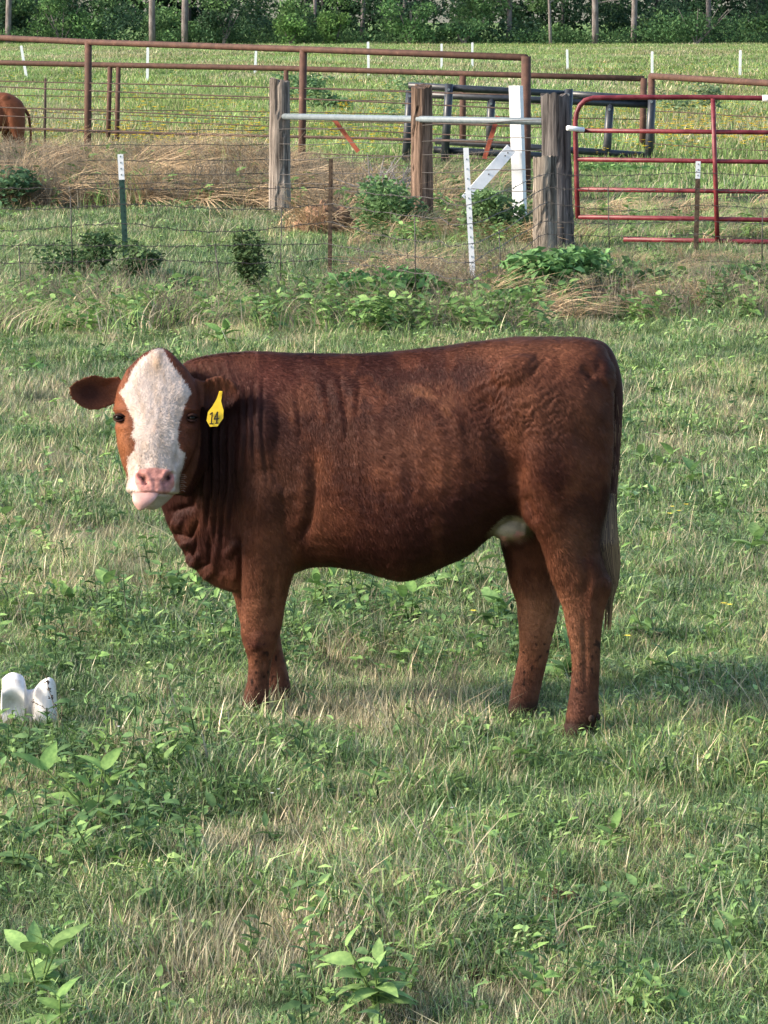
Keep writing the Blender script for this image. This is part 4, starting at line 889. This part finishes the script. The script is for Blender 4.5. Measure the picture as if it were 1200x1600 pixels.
# ------------------------------------------------------------------ weeds
WG = [np.array(c) for c in ((.15, .26, .08), (.12, .215, .08), (.18, .29, .10), (.08, .15, .06))]
def leafmesh(Ln, W, bend, fold, c, nseg=6):
    V, F = leafshape(Ln, W, bend, fold, nseg); mb = MB(); cv = np.array([c*(1.2 if i % 3 == 1 else 1.0) for i in range(len(V))])
    mb.add(V, F, cv); me_ = mb.mesh('leaf'); me_.materials.append(M_LEAF); me_.shade_smooth(); return me_
LEAVES = {k: [leafmesh(.10*(1+.15*i), .050*(1+.1*(i % 3))*[1, 1.15, 1, .9][k % 4], .15+.12*i, .15+.1*(i % 2), WG[k]) for i in range(4)] for k in range(4)}
def weed(px_, py_, hpx, lpx, nl, label, kind=0, seed=0, spread=1.0, cat='weed'):
    """py_: where its foot is; hpx, lpx: height and leaf length in photo pixels"""
    r = np.random.default_rng(seed+int(px_)); g = G(px_, py_); g[2] = g1(g[0], g[1]); sc_ = g[1]/FPX; H = hpx*1.1*sc_; LL = lpx*1.0*sc_; nl = int(nl*1.35)
    e = empty('weed', g, label, cat); mb = MB(); ns = 1 if nl < 9 else (2 if nl < 16 else 4)
    stems = []
    for k in range(ns):
        lx = r.normal()*.25*spread*(0.6 if ns == 1 else 1.3); ly = r.normal()*.2*spread; hh = H*(1 if k == 0 else r.uniform(.55, .95)); stems.append((lx, ly, hh))
        p = [g+[lx*hh*t**1.4, ly*hh*t**1.4, hh*t-.01] for t in np.linspace(0, 1, 6)]; mb.tube(p, np.linspace(.0022, .0012, 6)*max(1, LL/.06), 5)
    mb.build('stem', M_GSTEM, e, True)
    per = max(2, nl//ns)
    for k, (lx, ly, hh) in enumerate(stems):
        a0 = r.random()*6.28
        for i in range(per):
            t = min(1, .42+.58*((i//2)/max(1, (per-1)//2))); yaw = a0+(i % 2)*math.pi+(i//2)*1.35+r.normal()*.25
            pit = r.uniform(.0, .5)+.35*t**3*(1.5 if t > .9 else .5); sz = LL/.11*(1.05-.35*t if t < .95 else .75)*r.uniform(.75, 1.15)
            o = bpy.data.objects.new('leaf', LEAVES[kind][r.integers(4)]); COL.objects.link(o); o.parent = e
            M3 = Matrix(rotm(yaw, pit, r.normal()*.35).tolist()).to_4x4(); M3.translation = Vector((lx*hh*t**1.4, ly*hh*t**1.4, hh*t-.012)); o.matrix_local = M3 @ Matrix.Scale(sz, 4)
    return e
WEEDS = [
 (592, 1590, 115, 66, 22, 'large pale green broadleaf weed at the bottom middle of the picture', 2),
 (60, 1560, 85, 70, 12, 'large light green weed with drooping leaves in the bottom left corner', 2),
 (95, 1620, 60, 75, 6, 'broad pale weed leaves cut by the bottom edge at the left', 0),
 (258, 1585, 62, 36, 4, 'small weed with two round leaves right of the bottom left corner', 2),
 (200, 1432, 28, 40, 4, 'low yellow green weed with three spread leaves in front of the dark grass', 2),
 (150, 1290, 95, 62, 14, 'tall broadleaf weed left of the heifer with wide pale top leaves', 0),
 (25, 1370, 90, 44, 12, 'dark green leafy weed clump at the left edge', 3),
 (230, 1215, 30, 34, 6, 'small dark weed left of the front hooves', 3),
 (340, 1290, 40, 40, 8, 'dark green weed below the front hooves', 3), (430, 1322, 35, 34, 8, 'dark crinkled weed in straw stubble', 3),
 (500, 1260, 46, 34, 8, 'grey green weed under the belly in the middle foreground', 1),
 (948, 1345, 52, 42, 6, 'slender weed with an upright pointed leaf near the dried mud', 0),
 (1098, 1400, 36, 32, 5, 'small light weed at the right above the tall one', 0),
 (1142, 1500, 60, 46, 5, 'weed with one tall upright leaf near the bottom right', 2),
 (990, 1585, 40, 52, 4, 'pale weed with two broad leaves at the bottom right', 2),
 (830, 1470, 32, 34, 5, 'tiny green weed in dry stubble', 0), (735, 1500, 32, 36, 6, 'dark low weed in the bottom middle grass', 3),
 (620, 1165, 22, 30, 3, 'single round leaf weed between front and hind hooves', 1), (905, 1200, 22, 30, 5, 'flat pale weed just below the near hind hoof', 2),
 (1168, 880, 45, 52, 8, 'large broadleaf weed at the right edge behind the heifer', 2), (1035, 745, 36, 44, 7, 'light green weed right of the rump', 2), (1085, 765, 30, 40, 6, 'light green weed beyond the one at the rump', 1),
 (1000, 735, 26, 34, 6, 'small weed close behind the tail', 2),
 (175, 950, 44, 48, 9, 'pale broadleaf weed below the brisket at the left', 2), (115, 960, 32, 40, 7, 'pale spreading weed left of the brisket', 0), (275, 955, 42, 44, 9, 'pale broadleaf weed just in front of the forelegs', 2),
 (490, 960, 60, 40, 9, 'leafy weed directly behind the near foreleg', 0), (560, 945, 58, 40, 10, 'leafy weed under the belly', 2), (640, 985, 60, 42, 10, 'broadleaf weed under the deepest part of the belly', 0),
 (705, 930, 66, 44, 12, 'tall pale weed under the flank', 2), (760, 925, 62, 40, 10, 'pale weed just in front of the hind legs', 2), (780, 985, 46, 46, 9, 'weed touching the far hind leg', 1),
 (880, 1060, 40, 50, 8, 'broad grey green weed between the hind legs', 1), (1010, 1010, 50, 46, 10, 'bushy green weed behind the hocks', 1), (1060, 1080, 56, 42, 10, 'grey green weed right of the near hind leg', 1),
 (1150, 1175, 46, 34, 8, 'green weed at the right edge level with the hind hooves', 0), (345, 545, 28, 36, 10, 'leafy weed above the withers beside the head', 0), (175, 690, 26, 40, 7, 'pale weed left of the face', 1),
 (60, 590, 24, 30, 8, 'small weed at the left above the ear', 0), (20, 840, 40, 44, 7, 'pale green weed at the left edge', 2), (1110, 1010, 44, 26, 14, 'bushy fine leaved weed at the right', 0)]
for i, (a, b, h, l, n, lb, k) in enumerate(WEEDS): weed(a, b, h, l, n, lb, k, i)

def weedmesh(seed, H, LL, nl, c, dry=0):
    r = np.random.default_rng(seed); mb = MB()
    lx, ly = r.normal(size=2)*.2
    mb.tube([(lx*H*t, ly*H*t, H*t-.01) for t in (0, .5, 1)], .0025, 3, c*.7, cap=False)
    for i in range(nl):
        t = .15+.85*i/nl; V, F = leafshape(LL*r.uniform(.6, 1.1), LL*.42*r.uniform(.8, 1.2), r.uniform(.2, .6), .25, 3)
        mb.add(V @ rotm(i*2.4+r.normal()*.3, r.uniform(0, .7), r.normal()*.4).T+[lx*H*t, ly*H*t, H*t], F, c*r.uniform(.75, 1.25))
    m_ = mb.mesh('leafy_weed'); m_.materials.append(M_LEAF); m_.shade_smooth(); return m_
def drystems(seed, n, H, rad, c, twig=2, lean=.35):
    r = np.random.default_rng(seed); mb = MB()
    for i in range(n):
        a = r.random()*6.28; b = np.array([math.cos(a), math.sin(a), 0])*rad*math.sqrt(r.random()); d = np.array([r.normal()*lean, r.normal()*lean, 1]); h = H*r.uniform(.5, 1)
        cc_ = c*r.uniform(.6, 1.3); pts = [b+d*h*t+[.03*h*math.sin(t*5+i), .03*h*math.cos(t*4+i), -.12*h*abs(lean)*t*t] for t in np.linspace(0, 1, 4)]; mb.tube(pts, [.003, .0025, .002, .0012], 3, cc_, cap=False)
        for _ in range(twig):
            t = r.uniform(.3, .9); p = b+d*h*t; q = p+np.array([r.normal()*.3, r.normal()*.3, .35])*h*.4; mb.tube([p, q], [.0018, .001], 3, cc_, cap=False)
    m_ = mb.mesh('dry_stems'); m_.materials.append(M_LEAF); return m_
def longgrass(seed, n, H, lean, pal):
    r = np.random.default_rng(seed); mb = MB(); th0 = r.random()*6.28
    for i in range(n):
        a = r.random()*6.28; b = np.array([math.cos(a), math.sin(a), 0])*.22*math.sqrt(r.random()); th = th0+r.normal()*.7; d = np.array([math.cos(th), math.sin(th), 0]); ln = lean*r.uniform(.5, 1.4); h = H*r.uniform(.5, 1); w = .005
        s = np.array([-d[1], d[0], .5])*w; V = []; m4 = 5
        for t in np.linspace(0, 1, m4): V += [b+d*ln*h*t*t+[0, 0, h*(t-.55*t*t*ln)]-s*(1.1-t), b+d*ln*h*t*t+[0, 0, h*(t-.55*t*t*ln)]+s*(1.1-t)]
        mb.add(V, [(2*k, 2*k+1, 2*k+3, 2*k+2) for k in range(m4-1)], pal[r.integers(len(pal))]*r.uniform(.8, 1.25))
    m_ = mb.mesh('long_grass'); m_.materials.append(M_LEAF); return m_
GREY = np.array((.27, .235, .18)); 
C_W = proto_coll('weed_mix', [weedmesh(200+i, .10+.03*i, .055, 7, WG[i % 4]) for i in range(4)]+[weedmesh(210+i, .30, .12, 14, WG[i % 4]*[.9, .8, 1][i]) for i in range(3)]+[drystems(220+i, 16, .42, .12, GREY) for i in range(3)]+[longgrass(230+i, 60, .58, [1.2, 1.7, 2.0, 1.4][i], DRYS*np.array([1.02, .88, .78])) for i in range(4)]+[longgrass(240+i, 50, .40, .7, np.concatenate([GREENS[:4]*1.2, DRYS[:2]])) for i in range(2)])
#  0-3 small weeds, 4-6 tall leafy, 7-9 dry stems, 10-13 long dry grass, 14-15 long green grass
def sc_pts(name, label, xy, idx, smin=.7, smax=1.3, tilt=.15, vz=1.0):
    n = len(xy); s = RNG.uniform(smin, smax, n); z = gz(xy[:, 0], xy[:, 1])
    scatter(name, np.stack([xy[:, 0], xy[:, 1], z], -1), np.stack([RNG.normal(size=n)*tilt, RNG.normal(size=n)*tilt, RNG.random(n)*6.283], -1), np.stack([s, s, s*vz], -1), np.asarray(idx), C_W, label)
a = sample(1500, 7.5, 26, 1.0); sel = vnoise(np.stack([a[:, 0], a[:, 1]*.5, a[:, 0]*0], -1), 1.3, 77) > -.02; a = a[sel]
qx = RNG.uniform(60, 900, 260); qY = RNG.uniform(12.7, 14.3, 260); a = np.concatenate([a, np.stack([(qx-600)/FPX*qY, qY], -1)])
bx = np.array([[(p-600)/FPX*y_, y_] for p, y_ in zip(np.concatenate([RNG.uniform(-20, 330, 170), RNG.uniform(350, 1100, 70)]), np.concatenate([RNG.uniform(9.6, 11.6, 170), RNG.uniform(8.2, 9.2, 70)]))]); a = np.concatenate([a, bx])
sc_pts('low_weeds', 'small broadleaf weeds dotted through the pasture grass', a, RNG.integers(0, 4, len(a)), .5, 1.1)
pts = []; ids = []
for (xa, xb, ya, yb, n, mix) in [(-60, 420, 26.5, 29, 170, [4, 5, 7, 8, 14, 0, 14, 6, 15]), (420, 840, 26.3, 28.8, 330, [4, 5, 6, 14, 4, 7]), (560, 860, 28, 33, 330, [7, 8, 9, 10, 14, 4]), (820, 1300, 27.2, 29.6, 230, [4, 5, 6, 7, 14, 10, 8]), 
                             (-60, 1300, 28, 30, 120, [7, 9, 14, 4]), (560, 820, 36, 42, 260, [7, 4, 5, 6, 10, 15]), (820, 1250, 36.5, 43, 160, [14, 15, 4, 10, 7]), (-100, 300, 26, 28, 40, [7, 4, 14])]:
    x = RNG.uniform(xa, xb, n); Y = RNG.uniform(ya, yb, n); pts.append(np.stack([(x-600)/FPX*Y, Y], -1)); ids.append(RNG.choice(mix, n))
sc_pts('fence_weeds', 'tangle of leafy weeds and dead stems along the barbed wire fence', np.concatenate(pts), np.concatenate(ids), .5, 1.05)
x = RNG.uniform(830, 1300, 520); Y = RNG.uniform(29.4, 34.8, 520); sc_pts('roadside_weeds', 'low greyish dead weeds and grass below the red gate', np.stack([(x-600)/FPX*Y, Y], -1), RNG.choice([7, 8, 9, 7, 4, 15, 10, 14, 9], 520), .28, .5)
pts = []; ids = []
for (xa, xb, ya, yb, n, mix) in [(-150, 420, 42.6, 48.5, 1000, [10, 11, 12, 7, 8, 9, 7, 8, 9, 14, 4]), (465, 560, 38.2, 39.4, 26, [0, 10, 7, 12]), (-120, 62, 47, 52, 170, [12, 7, 8, 13, 10, 9]), (380, 560, 42.8, 47, 260, [10, 7, 8, 12, 9]), (-150, 560, 42.4, 44, 160, [7, 8, 11, 4]), (560, 760, 43, 47, 110, [10, 15, 7, 14, 5]), (-150, 560, 46, 54, 160, [14, 15, 10, 14]), (560, 1300, 44, 50, 90, [0, 1, 2, 15])]:
    x = RNG.uniform(xa, xb, n); Y = RNG.uniform(ya, yb, n); pts.append(np.stack([(x-600)/FPX*Y, Y], -1)); ids.append(RNG.choice(mix, n))
sc_pts('dry_grass_bank', 'bank of tall dead straw coloured grass below the corral', np.concatenate(pts), np.concatenate(ids), .8, 1.35, .25)
pts = []; ids = []
# flowers
def flowermesh(seed, c, n=5, rad=.12, s=.035, H=.30):
    r = np.random.default_rng(seed); mb = MB()
    for i in range(n):
        p = np.array([r.normal()*rad, r.normal()*rad, H*r.uniform(.7, 1.1)])
        for k in range(6):
            V, F = leafshape(s, s*.55, .2, .2, 2); mb.add(V @ rotm(k*1.047, .3, 0).T+p, F, np.array(c)*r.uniform(.8, 1.2))
    m_ = mb.mesh('flower'); m_.materials.append(M_FLOWER); return m_
C_F = proto_coll('flower_mix', [flowermesh(1, (.80, .58, .03), 5, .16, .042), flowermesh(2, (.78, .50, .03), 4, .14, .046), flowermesh(3, (.80, .65, .08), 1, .01, .012, .08), flowermesh(4, (.75, .74, .72), 1, .008, .0035, .07)])
pts = []; ids = []
for (xa, xb, ya, yb, n) in [(-20, 640, 56, 95, 210), (180, 420, 60, 68, 60), (480, 1000, 56, 80, 60), (900, 1250, 56, 90, 170), (1000, 1250, 60, 70, 50), (900, 1250, 100, 150, 60), (-20, 640, 90, 140, 60)]:
    x = RNG.uniform(xa, xb, n); Y = RNG.uniform(ya, yb, n); pts.append(np.stack([(x-600)/FPX*Y, Y], -1)); ids.append(RNG.integers(0, 2, n))
q = np.concatenate(pts); n = len(q); s = RNG.uniform(.6, 1.5, n)
scatter('wildflowers', np.stack([q[:, 0], q[:, 1], gz(q[:, 0], q[:, 1])], -1), np.stack([q[:, 0]*0, q[:, 0]*0, RNG.random(n)*6], -1), np.stack([s, s, s], -1), np.concatenate(ids), C_F, 'yellow wildflowers scattered in the field behind the corral')
FL = [(1040, 815, 2), (1062, 812, 2), (1050, 822, 2), (1036, 826, 2), (968, 1032, 2), (1127, 980, 2), (1118, 978, 2), (728, 990, 2), (878, 965, 2), (430, 1296, 3), (551, 1326, 3), (275, 1028, 3), (300, 1026, 3), (335, 1015, 3), (190, 1190, 3), (710, 1320, 3), (118, 1122, 3), (8, 580, 3), (690, 940, 3), (440, 1290, 3)]
q = np.array([G(a, b+6) for a, b, c_ in FL]); n = len(q); s = np.array([1.3 if c_ == 2 else 1.6 for a, b, c_ in FL])
scatter('small_flowers', np.stack([q[:, 0], q[:, 1], gz(q[:, 0], q[:, 1])], -1), np.zeros((n, 3)), np.stack([s, s, s], -1), np.array([c_ for a, b, c_ in FL]), C_F, 'tiny yellow and white flowers in the pasture around the heifer')

x = RNG.uniform(-1, 1, 46); Y = RNG.uniform(7.8, 22, 46); x = x*Y*.12
sc_pts('dead_stalks', 'scattered dead weed stalks standing in the pasture', np.stack([x, Y], -1), RNG.integers(7, 10, 46), .22, .42, .4)
# ------------------------------------------------------------------ shrubs, mound, clods
def shrub(px_, base, top, w, label, c, n=700, leaf=.05, cat='shrub', stems=True, seed=0, Y=None, shape=1.0):
    r = np.random.default_rng(seed+int(px_)); g = G(px_, base) if Y is None else gy(px_, Y); Y = g[1]; g[2] = g1(g[0], Y); sc_ = Y/FPX; gp = proj(g[None])[1][0]; H = (gp-top)*sc_; W = w*sc_/2*1.3; H *= 1.12
    e = empty('shrub', g, label, cat); mb = MB(); c = np.array(c)
    lobes = [(r.uniform(-.6, .6)*W, r.uniform(-.6, .6)*W, H*r.uniform(.25, .8), W*r.uniform(.35, .6), H*r.uniform(.15, .28)) for _ in range(7)]
    for i in range(int(n*1.4)):
        l = lobes[r.integers(7)]; v = r.normal(size=3); v /= np.linalg.norm(v); v *= r.random()**.4
        p = g+[l[0]+v[0]*l[3], l[1]+v[1]*l[3], max(.02, l[2]+v[2]*l[4])]; s_ = leaf*1.15*r.uniform(.6, 1.2); V, F = leafshape(s_, s_*.6, .3, .2, 2)
        mb.add(V @ rotm(r.random()*6.28, r.uniform(-.6, .8), r.normal()*.7).T+p, F, c*r.uniform(.6, 1.4))
    o = mb.build('foliage', M_SHRUB, e); o['kind'] = 'stuff'
    st = MB()
    for k in range(9):
        l = lobes[k % 7]; st.tube([g, g+[l[0]*.4, l[1]*.4, l[2]*.5], g+[l[0], l[1], l[2]*1.15]], [.008, .006, .003], 5)
    st.build('stems', M_STEM, e)
SH = [(125, 436, 362, 105, 'dark green thorny shrub left of the green steel post', (.045, .085, .035), 1000, .045), (215, 438, 372, 62, 'dark green shrub growing round the foot of the green steel post', (.05, .09, .038), 560, .045),
      (392, 470, 350, 62, 'tall dark twiggy shrub between the two left steel posts', (.05, .085, .036), 900, .042), (283, 300, 252, 78, 'bright green bramble on the dry grass bank', (.09, .18, .06), 420, .085),
      (5, 335, 270, 90, 'dark green bramble at the left edge of the dry bank', (.05, .10, .05), 500, .08), (628, 372, 285, 120, 'leafy green vine mound left of the white leaning post', (.075, .14, .06), 1300, .06),
      (775, 380, 292, 95, 'green vine creeping up round the foot of the white braced post', (.085, .15, .065), 1000, .06), (848, 482, 395, 150, 'broad leafy bramble in front of the short wooden post', (.085, .17, .065), 900, .085),
      (600, 486, 425, 150, 'low leafy weeds clump left of the white leaning post foot', (.07, .15, .055), 700, .08), (480, 478, 438, 110, 'low green weed clump below the clay mound', (.08, .16, .06), 500, .08), (1000, 470, 415, 130, 'grey green weed clump right of the bramble', (.08, .14, .06), 600, .075),
      (1150, 470, 420, 130, 'leafy weed clump at the right below the red gate', (.075, .14, .055), 600, .085), (280, 466, 440, 60, 'small dark weed clump right of the green steel post', (.05, .10, .045), 300, .05), (800, 500, 455, 110, 'low bright weed clump before the white leaning post', (.09, .18, .06), 450, .085)]
for i, s_ in enumerate(SH): shrub(*s_[:5], s_[5], s_[6], s_[7], seed=i)
shrub(455, 0, 118, 110, 'dark green field weed clump behind the pipe fence at the middle left', (.07, .13, .06), 450, .12, Y=95, seed=50); shrub(512, 0, 128, 70, 'dark green field weed clump right of the middle pipe post', (.07, .13, .06), 300, .12, Y=88, seed=51)
shrub(1070, 0, 132, 90, 'pale bush in the field behind the red gate', (.12, .18, .10), 260, .12, Y=82, seed=52); shrub(640, 0, 118, 60, 'pale field bush behind the black panels', (.12, .20, .10), 260, .10, Y=80, seed=53); shrub(960, 0, 262, 120, 'green clump at the foot of the black panels', (.09, .17, .06), 500, .10, Y=54, seed=54)
# bare twiggy sapling at x = 600
tw = MB(); g = gy(605, 40.5); r_ = np.random.default_rng(4)
for k in range(16):
    top = P(605+r_.uniform(-55, 50), r_.uniform(235, 300), 40.5+r_.normal()*.1); mid = g+(top-g)*.5+[r_.normal()*.06, 0, .08]; tw.tube(interp_st([g, g+(mid-g)*.5+[.03*r_.normal(), 0, 0], mid, top], 10), np.linspace(.015, .005, 10), 5)
    for j in range(3): a_ = g+(top-g)*r_.uniform(.4, .9); tw.tube([a_, a_+[r_.normal()*.12, 0, .12]], [.006, .003], 4)
tag(tw.build('sapling', noise_mat('grey_twig', (.20, .18, .17), (.34, .31, .30), 20, rough=.9, bump=0), None, origin=g), 'bare grey twiggy sapling beside the clay mound', 'sapling')
def lump(name, px_, base, w, h, m, lb, cat, seed=3, Y=None, rough=.12):
    g = G(px_, base) if Y is None else gy(px_, Y); Y = g[1]; g[2] = g1(g[0], Y); sc_ = Y/FPX; W = w*sc_/2; H = h*sc_; nu, nv_ = 40, 18; V = []
    for i in range(nv_+1):
        th = math.pi/2*i/nv_
        for k in range(nu):
            a = 2*math.pi*k/nu; V.append((math.cos(a)*math.cos(th), math.sin(a)*math.cos(th), math.sin(th)))
    V = np.array(V); d = 1+rough*2*fbm(V, 3, seed, 3)+rough*fbm(V, 9, seed+1, 2); V = V*d[:, None]*[W, W, H]+g-[0, 0, .02]
    mb = MB(); mb.add(V, [(i*nu+k, i*nu+(k+1) % nu, (i+1)*nu+(k+1) % nu, (i+1)*nu+k) for i in range(nv_) for k in range(nu)]); tag(mb.build(name, m, None, True, origin=g), lb, cat)
lump('clay_mound', 508, 358, 90, 50, M_CLAY, 'orange clay mound at the end of the dry grass bank', 'mound', Y=38.6, rough=.16)
lump('mud_clod', 884, 1424, 74, 36, M_DUNG, 'dried brown mud clod in the foreground grass', 'clod', 5, rough=.26)
lump('mud_clod', 745, 1522, 50, 16, M_DUNG, 'flat dried mud patch near the bottom middle', 'clod', 9, rough=.5)
lump('mud_clod', 930, 1520, 40, 12, M_DUNG, 'small flat dried mud patch at the bottom right', 'clod', 11, rough=.5)

# ------------------------------------------------------------------ the wood
def leafcloud(mb, ctr, rad, n, leaf, c, r, shell=.35, flat=.5):
    v = r.normal(size=(n, 3)); v /= np.linalg.norm(v, axis=1)[:, None]; v *= (r.random(n)**shell)[:, None]; Pn = np.array(ctr)+v*np.array(rad)
    a = r.normal(size=(n, 3)); a /= np.linalg.norm(a, axis=1)[:, None]; b = np.cross(a, r.normal(size=(n, 3))); b /= np.linalg.norm(b, axis=1)[:, None]; s = leaf*r.uniform(.5, 1.2, n)[:, None]
    V = np.empty((n*4, 3)); V[0::4] = Pn-a*s; V[1::4] = Pn+b*s*flat; V[2::4] = Pn+a*s; V[3::4] = Pn-b*s*flat
    cc_ = np.repeat(np.array(c)*r.uniform(.6, 1.4, n)[:, None], 4, 0)
    mb.add(V, [(4*i, 4*i+1, 4*i+2, 4*i+3) for i in range(n)], cc_)
r_ = np.random.default_rng(11)
ug = MB()
for i in range(190):
    x = -44+88*r_.random(); Y = 270+r_.random()**1.3*16; z = r_.uniform(.3, 3.6) if r_.random() < .8 else r_.uniform(3, 7)
    rr = r_.uniform(.8, 2.0); c = np.array([(.045, .08, .035), (.07, .12, .045), (.035, .065, .035), (.10, .17, .06)][r_.integers(4)])
    leafcloud(ug, (x, Y, z), (rr*1.3, rr, rr*.8), 420, .17, c, r_)
for i in range(150):
    x = -44+88*r_.random(); leafcloud(ug, (x, 268+r_.random()*3, .3+.5*r_.random()), (1.4, .8, .7), 130, .13, np.array((.06, .11, .04))*r_.uniform(.7, 1.3), r_)
o = ug.build('undergrowth', M_TREE); tag(o, 'dense dark green undergrowth along the forest edge', None, None, 'stuff')
cn = MB()
for i in range(150):
    x = -55+110*r_.random(); Y = 276+r_.random()*34; leafcloud(cn, (x, Y, r_.uniform(5, 17)), (3.2, 3.2, 2.0), 170, .42, np.array((.03, .06, .025))*r_.uniform(.7, 1.4), r_)
for i in range(120):
    x = -60+120*r_.random(); leafcloud(cn, (x, 296+r_.random()*14, r_.uniform(.5, 9)), (3.4, 2.4, 2.4), 170, .42, np.array((.022, .045, .022)), r_)  # leaf colour darkened to stand for the shade inside the wood
for i in range(46):
    x = -48+96*r_.random(); Y = 283+r_.random()*20; cn.tube([(x, Y, 0), (x+r_.normal()*.3, Y, 14)], [.2, .12], 6, (.07, .065, .06))
tag(cn.build('deep_wood', M_TREE), 'deep shaded wood behind the forest edge', None, None, 'stuff')
def pine(px_, Y, wpx, label, lean=0, c=(.14, .125, .12)):
    g = gy(px_, Y); r = wpx*Y/FPX/2; e = empty('pine_tree', g, label, 'tree', None); mb = MB(); pts = [g+[lean*t*14+.15*math.sin(t*4+px_), 0, 15*t-.2] for t in np.linspace(0, 1, 10)]
    mb.tube(pts, np.linspace(r*1.1, r*.6, 10), 10); mb.build('trunk', M_BARK, e, True); cb = MB()
    for k in range(10): leafcloud(cb, pts[-1]+np.array([r_.normal()*1.3, r_.normal()*1.3, -4+5*r_.random()]), (1.6, 1.6, .8), 90, .3, (.04, .075, .03), r_)
    cb.build('crown', M_TREE, e)
    bm_ = MB()
    for k in range(5):
        p = pts[int(r_.integers(2, 8))]; bm_.tube([p, p+[r_.normal()*1.2, r_.normal()*.6, .5]], [.05, .015], 5)
    bm_.build('branch_stubs', M_BARK, e)['kind'] = 'stuff'
for a in [(18, 268.5, 9, 'pale grey pine trunk at the far left edge of the wood'), (243, 268, 10, 'straight pale pine trunk left of the leaning one'), (293, 268, 10, 'pale pine trunk leaning slightly right near the pipe rail', .02), (792, 272, 8, 'grey pine trunk above the gap between corral posts'),
          (857, 266, 4.5, 'thin brown young tree trunk in front of the wood'), (925, 268, 10, 'straight grey pine trunk in the right middle of the wood'), (991, 270, 9, 'grey pine trunk second from the right'), (1101, 274, 8, 'grey pine trunk at the far right of the wood'),
          (629, 275, 6, 'dim slim trunk in the middle of the wood'), (492, 276, 6, 'dim slim trunk left of the bright bushes'), (570, 275, 7, 'dim grey trunk right of the bright bushes')]:
    pine(*a[:4], *(a[4:5]))
for (a, Y, t, w, lb, c) in [(100, 268, -10, 110, 'spreading light green bush at the left of the forest edge', (.075, .14, .045)), (455, 267, 22, 70, 'bright yellow green bush at the forest edge in the middle left', (.10, .175, .05)), (525, 267, 18, 60, 'second bright yellow green bush at the forest edge', (.11, .19, .05)),
                            (640, 267, 2, 110, 'mid green rounded bush at the forest edge in the centre', (.08, .15, .05)), (1085, 268, 0, 190, 'wide mid green bush at the right forest edge', (.07, .13, .05)), (725, 267, 30, 90, 'low mid green bush at the forest edge right of centre', (.07, .13, .05)), (350, 267, 8, 100, 'dark spreading bush right of the leaning pine', (.06, .11, .05))]:
    g = gy(a, Y); e = empty('bush', g, lb, 'bush'); H = (70-t)*Y/FPX; W = w*Y/FPX/2; mb = MB()
    for k in range(12): leafcloud(mb, g+[r_.uniform(-.7, .7)*W, r_.uniform(-.5, .5), H*r_.uniform(.15, .85)], (W*.4, .9, H*.2), 150, .14, np.array(c)*r_.uniform(.7, 1.3), r_)
    mb.build('foliage', M_TREE, e)['kind'] = 'stuff'; st = MB()
    for k in range(5): st.tube([g, g+[r_.uniform(-.6, .6)*W, 0, H*.8]], [.06, .02], 5)
    st.build('stems', M_BARK, e)
